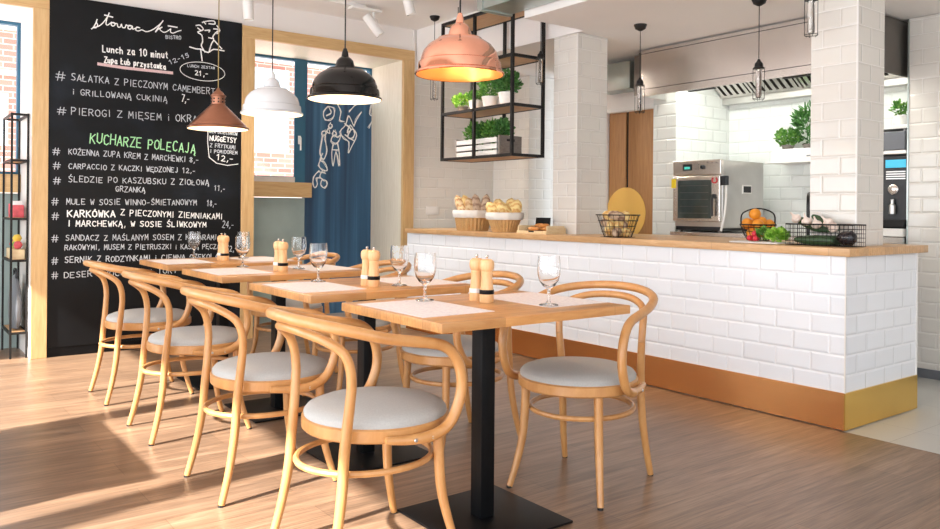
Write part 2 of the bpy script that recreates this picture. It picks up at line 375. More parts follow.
# far wall with its two deep bays
Y0, Y1 = 6.40, 6.97
wf = MB().box(.895, 2.516, Y0, Y1+.1, 0, HC).box(4.005, 6.6, Y0, Y1+.1, 0, HC).box(-1.0, -.6, Y0, Y1+.1, 0, HC)
wf.box(-.6, .895, Y0, Y1+.1, 2.52, HC).box(2.516, 4.005, Y0, Y1+.1, 2.52, HC)
struct('wall_far', wf, M['white'])
struct('wall_far', B(-.6, .895, Y1, Y1+.1, 0, 1.19).box(2.516, 3.27, Y1, Y1+.1, 0, 1.19), M['concrete'])
# reveal linings
struct('trim_1', MB().box(.885, .895, Y0, Y1, 0, 2.51).box(-.6, .895, Y0, Y1, 2.51, 2.52), M['white'])
struct('trim_2', MB().box(3.995, 4.005, Y0, Y1, 0, 2.51).box(2.516, 2.526, Y0, Y1, 0, 2.51).box(2.526, 3.995, Y0, Y1, 2.51, 2.52), M['cream_wood'])
# oak casings
struct('trim_3', MB().box(.885, .987, 6.36, Y0, 0, 2.51, .003), M['oak_z'])
struct('trim_3', MB().box(-.6, .987, 6.36, Y0, 2.51, 2.61, .003), M['oak_x'])
struct('trim_4', MB().box(2.417, 2.526, 6.36, Y0, 0, 2.51, .003).box(3.995, 4.115, 6.36, Y0, 0, 2.51, .003), M['oak_z'])
struct('trim_4', MB().box(2.417, 4.115, 6.36, Y0, 2.51, 2.61, .003), M['oak_x'])
struct('baseboard_far', B(.987, 2.417, 6.375, Y0, 0, .07), M['black'])
# oak sill boards of the bays
struct('trim_5', B(2.526, 3.312, Y1-.07, Y1+.02, 1.195, 1.335, .004), M['oak_x'])
struct('trim_6', B(-.6, .885, Y1-.07, Y1+.02, 1.195, 1.335, .004), M['oak_x'])
# windows
def window(idx, x0, x1, z0, z1, mull, fr=.022):
    root = bpy.data.objects.new('window_%d' % idx, None); COL.objects.link(root); root['kind'] = 'structure'
    f = MB(); y = Y1
    f.box(x0, x0+fr, y, y+.07, z0, z1).box(x1-fr, x1, y, y+.07, z0, z1).box(x0+fr, x1-fr, y, y+.07, z0, z0+fr).box(x0+fr, x1-fr, y, y+.07, z1-fr, z1)
    for a in mull: f.box(a-.028, a+.028, y, y+.07, z0+fr, z1-fr)
    f.build('window_frame', M['blue'], root, smooth=False)
    B(x0+fr, x1-fr, y+.03, y+.036, z0+fr, z1-fr).build('pane', M['glass'], root, smooth=False)
    return root
w1 = window(1, -.6, .885, 1.335, 2.51, [.2])
w2 = window(2, 2.526, 3.27, 1.37, 2.51, [])
B(3.155, 3.265, Y1-.012, Y1, 1.335, 2.51).build('casement_stile', M['blue'], w2, smooth=False)
MB().box(2.56, 3.155, Y1-.03, Y1, 1.335, 1.385).build('window_ledge', M['stone'], w2, smooth=False)
hd = MB().box(3.19, 3.215, Y1-.03, Y1-.012, 1.70, 1.78, .004).tube([(3.2, Y1-.03, 1.76), (3.2, Y1-.055, 1.76), (3.2, Y1-.055, 1.64)], .008, 8)
hd.build('handle', M['offwhite'], w2)
w3 = window(3, 3.27, 3.995, 2.14, 2.51, [], .02)
# blue boarded leaf in the bay
door = bpy.data.objects.new('door_1', None); COL.objects.link(door); door['kind'] = 'structure'
B(3.272, 3.995, Y1, Y1+.06, 0, 2.14).build('panel', M['bluepanel'], door, smooth=False)
# kitchen walls
struct('wall_tiled', B(4.13, 5.11, 6.385, Y0, 0, HC-.005), M['tile'])
struct('trim_7', B(4.115, 4.13, 6.375, Y0, 0, HC-.005), M['white'])
struct('wall_pier', B(5.11, 5.6, 5.83, 6.40, 0, LC), M['tile'])
struct('wall_column', B(4.153, 4.471, 4.20, 4.455, .918, LC), M['tile'])
struct('wall_column', B(4.153, 4.447, 2.106, 2.366, .918, LC), M['tile'])
for cx, cy in ((4.153, 4.20), (4.153, 2.106)):
    struct('trim_8', B(cx-.004, cx+.004, cy-.004, cy+.004, .919, LC-.001), M['offwhite'])
struct('wall_corridor', B(5.30, 5.5, 4.98, 5.62, 0, LC).box(5.30, 5.5, 4.44, 4.98, 2.0, LC), M['white'])
struct('wall_partition', B(5.30, 6.03, 4.20, 4.44, 0, LC), M['ktile'])
struct('wall_kitchen', B(6.03, 6.2, 2.0, 4.44, 0, LC), M['ktile'])
struct('wall_right', B(5.60, 5.75, -3.0, 2.49, 0, LC), M['tile'])
struct('trim_9', B(5.594, 5.604, 2.484, 2.494, 0, LC-.001), M['galv'])
struct('baseboard_right', B(5.585, 5.60, -3.0, 2.49, 0, .06), M['greyplastic'])
# brown double door to the corridor
dr = bpy.data.objects.new('door_2', None); COL.objects.link(dr); dr['kind'] = 'structure'
B(5.33, 5.37, 4.445, 4.745, .005, 1.975, .003).build('door_leaf', M['door'], dr)
B(5.33, 5.37, 4.775, 4.975, .005, 1.975, .003).build('door_leaf', M['door'], dr)
B(5.345, 5.36, 4.745, 4.775, .005, 1.975).build('door_gap_shade', M['frame'], dr)  # dark strip stands in for shade in the gap between leaves
MB().box(5.285, 5.33, 4.44, 4.98, 1.975, 2.01, .003).build('door_frame', M['offwhite'], dr)
tt = MB().lathe([(0, 0), (.226, 0), (.228, .002), (.226, .004), (0, .004)], 64, (5.322, 4.765, 1.075), rot=Matrix.Rotation(R_(90), 3, 'Y').to_3x3())
o = tt.build('amber_disc', M['amber']); tag(o, 'round amber yellow disc on the brown doors behind the counter', 'disc')
# left wall with its glazed openings, added low partition outside the frame, unseen open front behind
wl = MB().box(-1.2, -1.0, -3.0, -2.6, 0, HC).box(-1.2, -1.0, 6.2, 7.1, 0, HC).box(-1.2, -1.0, -2.6, 6.2, 2.15, HC)
for y in (-.9, .95, 2.80, 4.10): wl.box(-1.2, -1.0, y-.07, y+.07, 0, 2.15)
struct('wall_left', wl, M['white'])
struct('wall_front', B(-1.2, 6.6, -3.2, -3.0, 2.5, HC).box(-1.2, -.9, -3.2, -3.0, 0, 2.5).box(3.0, 6.6, -3.2, -3.0, 0, 2.5).box(1.6, 1.75, -3.2, -3.0, 0, 2.5), M['white'])
lp = thing('sun_blocker', 'added white low partition by the left windows, outside the photograph', 'blocker')  # added out of view to shade a patch of floor
B(-.16, .02, 3.20, 4.27, 0, .66, .004).build('panel', M['white'], lp)
B(-.19, .05, 3.16, 4.31, .66, .70, .004).build('cap', M['oak_x'], lp)

# ---------------------------------------------------------------- outdoors
ground = struct('ground', B(-30, 40, 7.15, 60, -.3, -.2), M['stone'])
bb = thing('brick_building', 'red brick building across the street, seen through both bay windows', 'building', (3, 13, -.2))
def bpart(name, mb, mat, p=None):
    o = mb.build(name, mat, p or bb, smooth=False)
    return o
bw = MB()
def BB(x0, x1, y0, y1, z0, z1): return B(x0-3, x1-3, y0-13, y1-13, z0+.2, z1+.2)
bpart('wall', BB(-6, 14, 13.0, 13.3, -.2, 3.6), M['brick'])
bpart('cornice', BB(-6, 14, 12.85, 13.35, 3.6, 3.85), M['stone'])
bpart('cornice', BB(-6, 14, 12.9, 13.0, 2.95, 3.02), M['stone'])
bpart('roof', BB(-6, 14, 12.9, 14.0, 3.85, 3.95), M['steeldk'])
for x in (-.9, 1.28, 5.42, 7.6):
    a = 0.16 if x < 3 else .29
    z0, z1 = (2.05, 2.62) if x < 3 else (2.15, 3.42)
    wn = bpart('window', BB(x-a, x+a, 12.97, 13.0, z0, z1), M['pane'])
    bpart('surround', BB(x-a-.05, x-a, 12.94, 13.0, z0, z1).box(x+a-3, x+a+.05-3, -.06, 0, z0+.2, z1+.2).box(x-a-.05-3, x+a+.05-3, -.08, 0, z0+.1, z0+.2).box(x-a-.05-3, x+a+.05-3, -.06, 0, z1+.2, z1+.27), M['offwhite'])
    g = MB()
    for k in range(1, 3): g.box(x-a+2*a*k/3-.008-3, x-a+2*a*k/3+.008-3, -.05, -.035, z0+.2, z1+.2)
    for k in range(1, 4): g.box(x-a-3, x+a-3, -.05, -.035, z0+.2+(z1-z0)*k/4-.008, z0+.2+(z1-z0)*k/4+.008)
    bpart('glazing_bar', g, M['offwhite'])

# ================================================================ MENU BOARD
cb = thing('menu_chalkboard', 'tall black chalkboard with the handwritten bistro menu on the far wall', 'chalkboard', (1.70, 6.40, .07))
def WX(mb): mb.v = [(x-1.70, y-6.40, z-.07) for x, y, z in mb.v]; return mb
WX(B(.987, 2.416, 6.372, 6.3995, .071, 2.625)).build('board', M['board'], cb)
GL = {  # strokes on a 4 x 6 grid
'A': ['0,0 2,6 4,0', '.7,2 3.3,2'], 'B': ['0,0 0,6 2.6,6 3.4,5 2.6,3.2 0,3.2', '2.6,3.2 3.8,2 3,0 0,0'], 'C': ['3.8,5.2 2.4,6 .8,5.4 0,3 .8,.6 2.4,0 3.8,.8'],
'D': ['0,0 0,6 2,6 3.8,4.4 3.8,1.6 2,0 0,0'], 'E': ['3.6,6 0,6 0,0 3.6,0', '0,3 2.8,3'], 'F': ['3.6,6 0,6 0,0', '0,3 2.8,3'], 'G': ['3.8,5.2 2.4,6 .8,5.4 0,3 .8,.6 2.4,0 3.8,.8 3.8,2.6 2.2,2.6'],
'H': ['0,0 0,6', '4,0 4,6', '0,3 4,3'], 'I': ['1,0 1,6'], 'i': ['1,0 1,3.6', '1,5 1,5.5'], 'J': ['3,6 3,1 2,0 .4,.6'], 'K': ['0,0 0,6', '3.6,6 0,2.6', '1,3.4 3.8,0'], 'L': ['0,6 0,0 3.2,0'],
'l': ['0,6 0,0 3.2,0', '-.6,2.4 1.6,4'], 'M': ['0,0 .4,6 2,2 3.6,6 4,0'], 'N': ['0,0 0,6 4,0 4,6'], 'O': ['2,0 .4,1 0,3 .4,5 2,6 3.6,5 4,3 3.6,1 2,0'],
'P': ['0,0 0,6 2.6,6 3.6,4.8 2.6,3 0,2.8'], 'R': ['0,0 0,6 2.6,6 3.6,4.8 2.6,3.2 0,3', '1.6,3 3.8,0'], 'S': ['3.6,5.4 2,6 .4,5.2 .8,3.6 3,2.6 3.6,1.2 2.2,0 0,.6'], 'T': ['0,6 4,6', '2,6 2,0'],
'U': ['0,6 .2,1 2,0 3.8,1 4,6'], 'W': ['0,6 1,0 2,4 3,0 4,6'], 'V': ['0,6 2,0 4,6'], 'Y': ['0,6 2,3 4,6', '2,3 2,0'], 'Z': ['0,6 3.8,6 0,0 4,0'], 'X': ['0,0 4,6', '0,6 4,0'],
'#': ['1,0 1.6,6', '2.8,0 3.4,6', '0,2 4.2,2', '0,4 4.4,4'], '0': ['2,0 .4,1 0,3 .4,5 2,6 3.6,5 4,3 3.6,1 2,0'], '1': ['.4,4.6 2,6 2,0'], '2': ['0,5 1.6,6 3.4,5 3,3.2 0,0 4,0'], '3': ['.2,6 3.6,6 1.8,3.6 3.6,2 2.4,0 .2,.4'],
'4': ['3,0 3,6 0,2 4,2'], '5': ['3.6,6 .6,6 .4,3.4 2.6,3.6 3.6,2 2.4,0 .2,.4'], '7': ['0,6 4,6 1.4,0'], '8': ['2,3.2 .4,4.6 2,6 3.4,4.6 2,3.2 .2,1.4 2,0 3.8,1.4 2,3.2'], ',': ['1.4,.6 .8,-1.2'], '-': ['.4,2.6 3,2.6'],
'a': ['3,3.6 1,3.6 0,2 1,0 3,1 3,3.6 3,0 3.8,.2'], 'b': ['0,6 0,0 2,0 3.2,1.8 2,3.4 0,3'], 'c': ['3,3.2 1.4,3.8 0,2 1.2,0 3.2,.6'], 'h': ['0,0 0,6', '0,2.6 1.6,3.8 3,3 3,0'], 'n': ['0,0 0,3.8', '0,2.6 1.6,3.8 3,3 3,0'], 'm': ['0,0 0,3.8 1.2,3.6 1.6,0', '1.6,2.8 2.8,3.8 3.6,3 3.6,0'],
'p': ['0,-2 0,3.6 2,3.8 3,2 2,.2 0,.4'], 'r': ['0,0 0,3.8', '0,2.6 1.4,3.8 2.6,3.6'], 's': ['3,3.4 1.2,3.8 .8,2.4 2.8,1.4 2,0 0,.4'], 't': ['1.2,5.6 1.2,.6 2.6,0', '0,3.8 2.6,3.8'], 'u': ['0,3.8 .2,.6 1.8,0 3,1', '3,3.8 3,0'], 'k': ['0,6 0,0', '2.8,3.8 0,1.6 3,0'],
'o': ['1.6,0 0,1.4 .6,3.4 2,3.8 3.2,2 1.6,0'], 'w': ['0,3.8 .8,0 1.8,2.8 2.8,0 3.6,3.8'], 'y': ['0,3.8 1.6,.6', '3.2,3.8 .8,-2'], 'z': ['0,3.8 3,3.8 0,0 3.2,0'], '|': ['0,6 0,0 2,.4'],
}
def write(mb, text, x0, z0, x1, z1, h, wt, y):
    toks = []
    for ch in text:
        if ch == '~' and toks: toks[-1][1].append('tail')
        elif ch == "'" and toks: toks[-1][1].append('acute')
        elif ch == '@': continue
        else: toks.append([ch, []])
    wd = [1.9 if ch_ in 'Ii,' else (3.0 if ch_ == ' ' else 4.0) for ch_, _ in toks]; gap = 1.5
    tot = sum(wd)+gap*(len(wd)-1); u = math.hypot(x1-x0, z1-z0)/tot; ang = math.atan2(z1-z0, x1-x0)
    v = h/6; px = 0; rnd = random.Random(text)
    for (ch, acc), wch in zip(toks, wd):
        small = rnd.uniform(.86, 1.0) if ch not in '#' else 1; dy = rnd.uniform(-.35, .35)
        st = [[tuple(float(q) for q in p.split(',')) for p in sk.split()] for sk in GL.get(ch, [])]
        if 'tail' in acc: st.append([(3.6, 0), (3.1, -1), (4, -1.4)])
        if 'acute' in acc: st.append([(1.6, 6.6), (2.6, 7.6)])
        for sk in st:
            pts = []
            for a, b in sk:
                X = (px+a+rnd.uniform(-.12, .12))*u; Z = ((b+rnd.uniform(-.15, .15))*small-3+dy)*v
                pts.append((x0+X*math.cos(ang)-Z*math.sin(ang), z0+X*math.sin(ang)+Z*math.cos(ang)))
            mb.ribbon(pts, .0052*wt, y)
        px += wch+gap
LINES = [
    ('BISTRO',1.802,2.429,1.918,2.435,0.027,1.0),
    ('Lunch za 10 minut',1.345,2.279,1.824,2.287,0.053,1.5),
    ('Zupa lub przystawka',1.358,2.197,1.804,2.196,0.045,1.6),
    ('12-15',1.829,2.230,1.979,2.308,0.032,1.0),
    ('LUNCH ZESTAW',1.971,2.223,2.190,2.228,0.021,0.8),
    ('21,-',2.032,2.173,2.137,2.173,0.040,1.3),
    ('#',1.032,2.045,1.088,2.043,0.065,1.0),
    ('SAlATKA Z PIECZONYM CAMEMBERT',1.135,2.045,2.191,2.038,0.051,1.0),
    ('i GRILLOWANA~ CUKINIA~',1.143,1.937,1.815,1.938,0.044,1.0),
    ('7,-',1.929,1.963,1.991,1.957,0.064,1.2),
    ('#',1.044,1.791,1.096,1.790,0.055,1.0),
    ('PIEROGI Z MIE~SEM i OKRASA~',1.137,1.795,2.140,1.804,0.055,1.0),
    ('@KUCHARZE POLECAJA~',1.266,1.608,2.039,1.567,0.078,1.6),
    ('#',1.016,1.495,1.059,1.493,0.051,1.0),
    ("KOZ'ENNA ZUPA KREM Z MARCHEWKI 8,-",1.121,1.498,2.066,1.473,0.044,1.0),
    ('#',1.019,1.392,1.063,1.391,0.051,1.0),
    ('CARPACCIO Z KACZKI WE~DZONEJ 12,-',1.122,1.391,2.041,1.388,0.040,1.0),
    ('#',1.022,1.283,1.065,1.282,0.051,1.0),
    ("S'LEDZIE PO KASZUBSKU Z ZIOlOWA~",1.122,1.296,2.149,1.296,0.044,1.0),
    ('GRZANKA~',1.445,1.231,1.656,1.226,0.042,1.0),
    ('11,-',2.194,1.256,2.285,1.250,0.045,1.0),
    ('#',1.013,1.130,1.052,1.130,0.051,1.0),
    ("MULE W SOSIE WINNO-S'MIETANOWYM",1.109,1.128,2.052,1.134,0.044,1.0),
    ('18,-',2.136,1.133,2.215,1.129,0.049,1.0),
    ('#',1.015,1.025,1.055,1.024,0.051,1.0),
    ("KARKO'WKA",1.117,1.042,1.441,1.040,0.051,1.7),
    ('Z PIECZONYMI ZIEMNIAKAMI',1.483,1.052,2.262,1.023,0.046,1.2),
    ("I MARCHEWKA~, W SOSIE S'LIWKOWYM",1.121,0.971,2.130,0.957,0.044,1.3),
    ('24,-',2.266,0.962,2.360,0.953,0.058,1.0),
    ('#',1.015,0.863,1.053,0.862,0.051,1.0),
    ("SANDACZ Z MAS'LANYM SOSEM Z KAPARAMI i",1.107,0.866,2.263,0.853,0.044,1.0),
    ('RAKOWYMI, MUSEM Z PIETRUSZKI i KASZA~ PE~CZAK',1.101,0.795,2.272,0.778,0.040,1.0),
    ('32,-',2.298,0.761,2.390,0.758,0.049,1.0),
    ('#',1.016,0.700,1.053,0.700,0.051,1.0),
    ('SERNIK Z RODZYNKAMI i CIEMNA~ CZEKOLADA~',1.102,0.705,2.298,0.695,0.044,1.1),
    ('#',1.017,0.595,1.053,0.596,0.051,1.0),
    ('DESER OWOCOWYMI i TORT',1.099,0.594,1.904,0.595,0.044,1.0),
    ("DLA DZIECIAKO'W",2.153,1.715,2.382,1.705,0.028,1.0),
    ('NUGGETSY',2.155,1.658,2.372,1.651,0.041,1.4),
    ('Z FRYTKAMI',2.158,1.602,2.366,1.592,0.033,1.0),
    ('I POMIDOREM',2.159,1.553,2.383,1.548,0.029,1.0),
    ('12,-',2.211,1.506,2.350,1.496,0.049,1.3),
]
yb = 6.3705
bold, norm, green, price = MB(), MB(), MB(), MB()
for (tx, x0, z0, x1, z1, h, wt) in LINES:
    tgt = green if tx[0] == '@' else (bold if wt >= 1.2 else norm)
    write(tgt, tx, x0, z0, x1, z1, h, wt, yb)
WX(bold).build('bold_lettering', M['chalk'], cb, smooth=False)['label'] = 'bold white chalk lettering'
WX(norm).build('menu_lettering', M['chalkgrey'], cb, smooth=False)['label'] = 'thin faded chalk lettering'
WX(green).build('heading_lettering', M['chalkgreen'], cb, smooth=False)['label'] = 'green chalk heading'
LOGO = [(1.267, 2.412), (1.281, 2.428), (1.296, 2.460), (1.305, 2.489), (1.300, 2.467), (1.309, 2.446), (1.296, 2.425), (1.283, 2.426), (1.314, 2.439), (1.336, 2.458), (1.362, 2.494), (1.384, 2.537), (1.388, 2.550), (1.380, 2.527), (1.369, 2.489), (1.367, 2.462), (1.378, 2.457), (1.394, 2.471), (1.407, 2.483), (1.403, 2.463), (1.416, 2.455), (1.430, 2.469), (1.423, 2.482), (1.409, 2.480), (1.436, 2.477), (1.445, 2.476), (1.450, 2.455), (1.466, 2.455), (1.475, 2.478), (1.482, 2.455), (1.500, 2.455), (1.509, 2.478), (1.521, 2.473), (1.547, 2.476), (1.528, 2.476), (1.523, 2.453), (1.542, 2.451), (1.553, 2.475), (1.556, 2.453), (1.569, 2.458), (1.590, 2.470), (1.607, 2.470), (1.586, 2.472), (1.579, 2.449), (1.598, 2.444), (1.623, 2.456), (1.653, 2.447), (1.682, 2.457), (1.718, 2.481), (1.766, 2.530), (1.780, 2.551), (1.763, 2.523), (1.730, 2.468), (1.725, 2.455), (1.748, 2.483), (1.773, 2.499), (1.756, 2.480), (1.783, 2.461), (1.808, 2.469), (1.827, 2.485), (1.839, 2.494), (1.837, 2.471), (1.857, 2.464), (1.888, 2.481), (1.919, 2.495)]
LBAR = [[(1.357, 2.529), (1.413, 2.522)], [(1.82, 2.516), (1.888, 2.514)]]
PORTRAIT = [[(1.987, 2.373), (2.038, 2.364), (2.079, 2.365), (2.134, 2.347), (2.18, 2.378), (2.265, 2.376)], [(2.074, 2.368), (2.087, 2.274)], [(2.036, 2.55), (2.068, 2.557), (2.094, 2.526), (2.05, 2.5), (2.082, 2.479), (2.089, 2.428), (2.079, 2.395), (2.109, 2.347)], [(2.085, 2.582), (2.126, 2.599), (2.178, 2.607), (2.188, 2.585), (2.139, 2.58)], [(2.107, 2.521), (2.146, 2.529), (2.139, 2.513)], [(2.178, 2.544), (2.224, 2.544), (2.194, 2.514), (2.172, 2.479), (2.179, 2.454), (2.16, 2.418), (2.141, 2.351)], [(2.186, 2.448), (2.245, 2.391)], [(2.137, 2.467), (2.166, 2.465)], [(2.204, 2.574), (2.228, 2.539), (2.205, 2.509)], [(2.049, 2.532), (2.075, 2.517)], [(2.094, 2.59), (2.113, 2.574)]]
ACRO = [[(3.51, 2.087), (3.46, 2.028), (3.47, 1.964), (3.531, 1.951), (3.572, 2.0), (3.567, 2.073), (3.51, 2.087)], [(3.51, 2.087), (3.541, 2.025), (3.49, 1.993)], [(3.612, 2.114), (3.644, 2.043), (3.634, 1.967), (3.676, 1.952)], [(3.532, 1.923), (3.512, 1.894), (3.532, 1.871), (3.556, 1.897), (3.532, 1.923)], [(3.512, 1.875), (3.492, 1.837), (3.528, 1.83), (3.512, 1.875)], [(3.468, 1.845), (3.442, 1.825), (3.448, 1.798), (3.482, 1.805), (3.482, 1.837), (3.468, 1.845)], [(3.448, 1.798), (3.433, 1.714), (3.423, 1.623), (3.464, 1.569), (3.494, 1.644), (3.483, 1.754), (3.482, 1.805)], [(3.573, 1.852), (3.553, 1.823), (3.574, 1.806), (3.598, 1.826), (3.573, 1.852)], [(3.563, 1.805), (3.543, 1.758), (3.585, 1.732), (3.626, 1.753), (3.646, 1.819), (3.615, 1.79), (3.584, 1.806)], [(3.564, 1.731), (3.551, 1.629), (3.566, 1.509), (3.596, 1.649), (3.628, 1.512), (3.633, 1.633), (3.615, 1.734)], [(3.554, 1.666), (3.626, 1.67)], [(3.876, 2.061), (3.823, 1.982), (3.791, 1.923), (3.759, 1.977), (3.727, 2.012), (3.697, 1.916), (3.645, 1.857), (3.677, 1.784), (3.74, 1.751), (3.731, 1.647), (3.772, 1.715), (3.824, 1.821), (3.781, 1.885), (3.718, 1.843), (3.749, 1.92), (3.803, 1.848), (3.761, 1.789), (3.698, 1.823)], [(3.686, 1.934), (3.76, 1.883), (3.719, 1.805), (3.793, 1.772)], [(3.454, 1.624), (3.424, 1.559), (3.474, 1.542), (3.505, 1.47), (3.455, 1.459), (3.414, 1.512), (3.434, 1.568)], [(3.415, 1.458), (3.366, 1.401), (3.352, 1.328), (3.377, 1.292), (3.4, 1.329), (3.386, 1.384), (3.436, 1.385)], [(3.446, 1.367), (3.436, 1.321), (3.467, 1.294), (3.501, 1.323), (3.486, 1.365), (3.446, 1.367)], [(3.455, 1.459), (3.425, 1.403), (3.466, 1.368)], [(3.983, 2.137), (3.969, 2.05), (4.006, 2.015), (3.964, 1.906)], [(3.821, 2.132), (3.79, 2.111), (3.737, 2.05)], [(3.415, 1.448), (3.486, 1.433)]]
mb = MB().ribbon([tuple(p) for p in catmull([(a, 0, b) for a, b in LOGO], 3)] if False else [(p.x, p.z) for p in catmull([(a, 0, b) for a, b in LOGO], 3)], .0075, yb)
for q in LBAR: mb.ribbon(q, .010, yb)
WX(mb).build('logo_lettering', M['chalk'], cb, smooth=False)
mb = MB()
for q in PORTRAIT: mb.ribbon([(p.x, p.z) for p in catmull([(a, 0, b) for a, b in q], 3)], .0095, yb)
WX(mb).build('portrait_sketch', M['chalk'], cb, smooth=False)['label'] = 'chalk sketch of a curly-haired bust'
mb = MB(); ex, ez, erx, erz = 2.093, 2.188, .180, .074
mb.ribbon([(ex+erx*math.cos(a*math.pi/20), ez+erz*math.sin(a*math.pi/20)) for a in range(41)], .005, yb)
BX = [(2.14, 1.78), (2.137, 1.62), (2.15, 1.50), (2.21, 1.455), (2.30, 1.44), (2.39, 1.455)]
mb.ribbon(BX, .006, yb); mb.ribbon([(2.14, 1.79), (2.39, 1.79)], .005, yb)
WX(mb).build('bubble_outline', M['chalk'], cb, smooth=False)
mb = MB(); mb.ribbon([(1.317, 2.158), (1.50, 2.15), (1.852, 2.150)], .022, yb); WX(mb).build('underline', M['chalkpink'], cb, smooth=False)
# chalk acrobats on the blue leaf of the bay
mb = MB()
_rn = random.Random(3)
for q in [[(a+_rn.uniform(-.014, .014), b+_rn.uniform(-.014, .014)) for a, b in q_] for q_ in ACRO]: mb.ribbon([(p.x, p.z) for p in catmull([(a, 0, b) for a, b in q], 3)], .006, Y1-.004)
for q in ACRO: mb.ribbon([(p.x, p.z) for p in catmull([(a, 0, b) for a, b in q], 3)], .010, Y1-.004)
mb.build('chalk_drawing', M['chalk'], door, smooth=False)
# ================================================================ BAR COUNTER
bar = thing('bar_counter', 'long bar counter with a white tiled front and shiny copper plinth', 'bar counter', (4.27, 4.0, 0))
def off(mb, dx, dy, dz=0): mb.v = [(x-dx, y-dy, z-dz) for x, y, z in mb.v]; return mb
def P_(mb, name, mat, root, smooth=False):
    l = root.location; return off(mb, l.x, l.y, l.z).build(name, mat, root, smooth=smooth)
P_(B(3.88, 4.66, 2.02, 6.10, .192, .877), 'tiled_body', M['ctile'], bar)
P_(B(3.874, 3.90, 2.02, 6.10, .006, .192), 'plinth', M['gold'], bar)['label'] = 'copper coloured long plinth, floor reflection put into its colour'
P_(B(3.874, 4.664, 2.012, 2.02, .006, .192), 'plinth', M['goldend'], bar)['label'] = 'brass coloured end plinth'
P_(B(3.90, 4.65, 2.03, 6.09, 0, .006), 'base', M['black'], bar)
for a in (3.875, 4.657): P_(B(a, a+.006, 2.014, 2.02, .192, .877), 'corner_strip', M['offwhite'], bar)
wt = B(3.862, 4.735, 1.99, 6.115, .877, .918, .003).build('worktop', M['worktop'])
tag(wt, 'oak worktop running along the whole tiled bar counter', 'worktop')
# low steel prep table behind the bar, stainless back counter
pt = thing('prep_table', 'stainless steel prep table behind the right end of the bar', 'table', (5.0, 3.3, 0))
P_(B(4.80, 5.15, 2.6, 4.1, .86, .90, .004), 'table_top', M['steel'], pt)
for a in (4.83, 5.12):
    for b in (2.63, 4.07): P_(B(a-.02, a+.02, b-.02, b+.02, 0, .86), 'leg', M['steeldk'], pt)
P_(B(4.82, 5.13, 2.62, 4.08, .15, .17), 'shelf', M['steel'], pt)
kc = thing('kitchen_counter', 'stainless steel back counter carrying the oven', 'counter', (5.6, 3.3, 0))
P_(B(5.22, 6.02, 2.50, 4.19, .895, .93, .004), 'counter_top', M['steel'], kc)
P_(B(5.26, 6.02, 2.50, 4.19, .08, .895), 'cabinet', M['steel2'], kc)
for y in (2.93, 3.35, 3.77): P_(B(5.255, 5.262, y-.004, y+.004, .1, .88), 'seam', M['steeldk'], kc)
# black faucet
fc = thing('faucet', 'black gooseneck faucet peeking out left of the right tiled pillar', 'faucet', (5.0, 2.86, .90))
MB().lathe([(.028, 0), (.028, .01), (.018, .02), (.014, .03), (0, .03)], 20).build('base', M['darkplastic'], fc)
MB().tube(catmull([(0, 0, .02), (0, 0, .2), (-.0, 0, .27), (-.03, -.02, .315), (-.08, -.06, .315), (-.11, -.08, .27), (-.11, -.08, .21)], 5), .012, 10).build('spout', M['darkplastic'], fc)

# ================================================================ KITCHEN HOOD AND FITTINGS
hd = thing('extractor_hood', 'large stainless steel kitchen extractor hood with baffle filters', 'extractor hood', (5.5, 3.4, 2.03))
P_(B(5.0, 5.012, 2.52, 4.32, 2.03, 2.405), 'front_panel', M['steel'], hd)
for z in (2.088, 2.378): P_(B(4.9985, 5.0, 2.52, 4.32, z-.002, z+.002), 'seam', M['frame'], hd)
P_(B(5.012, 6.03, 2.52, 2.532, 2.03, 2.405), 'end_panel', M['steeldk'], hd)
P_(B(5.012, 6.03, 4.308, 4.32, 2.03, 2.405), 'end_panel', M['steel2'], hd)
P_(B(5.03, 5.3, 4.325, 4.37, 2.05, 2.40).box(5.05, 5.3, 4.37, 4.44, 2.06, 2.39), 'side_casing', M['steeldk'], hd)
P_(B(5.012, 6.03, 2.532, 4.308, 2.39, 2.405), 'top_panel', M['steel2'], hd)
P_(B(5.93, 6.03, 2.532, 4.308, 2.03, 2.12), 'grease_gutter', M['steel2'], hd)
for i in range(4):
    a = 2.56+i*.435; mb = MB(); A = Vector((5.92, 0, 2.10)); Bq = Vector((5.50, 0, 2.37)); nn = Vector((-(Bq.z-A.z), 0, Bq.x-A.x)).normalized()
    if nn.z > 0: nn = -nn
    def pl(y0, y1, t0, t1, u0, u1):
        vs = []
        for t_ in (t0, t1):
            for y in (y0, y1):
                for u in (u0, u1):
                    q = A.lerp(Bq, t_)+nn*u; vs.append((q.x, y, q.z))
        mb.add(vs, [(0, 1, 3, 2), (4, 6, 7, 5), (0, 4, 5, 1), (2, 3, 7, 6), (0, 2, 6, 4), (1, 5, 7, 3)])
    pl(a, a+.42, 0, .06, 0, .02); pl(a, a+.42, .94, 1, 0, .02); pl(a, a+.02, .06, .94, 0, .02); pl(a+.40, a+.42, .06, .94, 0, .02)
    for k in range(6): pl(a+.035+k*.062, a+.068+k*.062, .06, .94, 0, .02)
    P_(mb, 'baffle_filter', M['steel'], hd)
    mb = MB(); pl(a, a+.42, 0, 1, -.006, -.001); P_(mb, 'filter_back', M['frame'], hd)
for a in (2.95, 3.75): P_(B(5.02, 5.05, a-.12, a+.12, 2.022, 2.03), 'light_rail', M['frame'], hd)
vb = B(5.12, 5.30, 4.55, 4.93, 2.14, 2.38, .01).build('ventilation_box', M['galv']); tag(vb, 'small grey steel ventilation box above the brown doors', 'ventilation box')

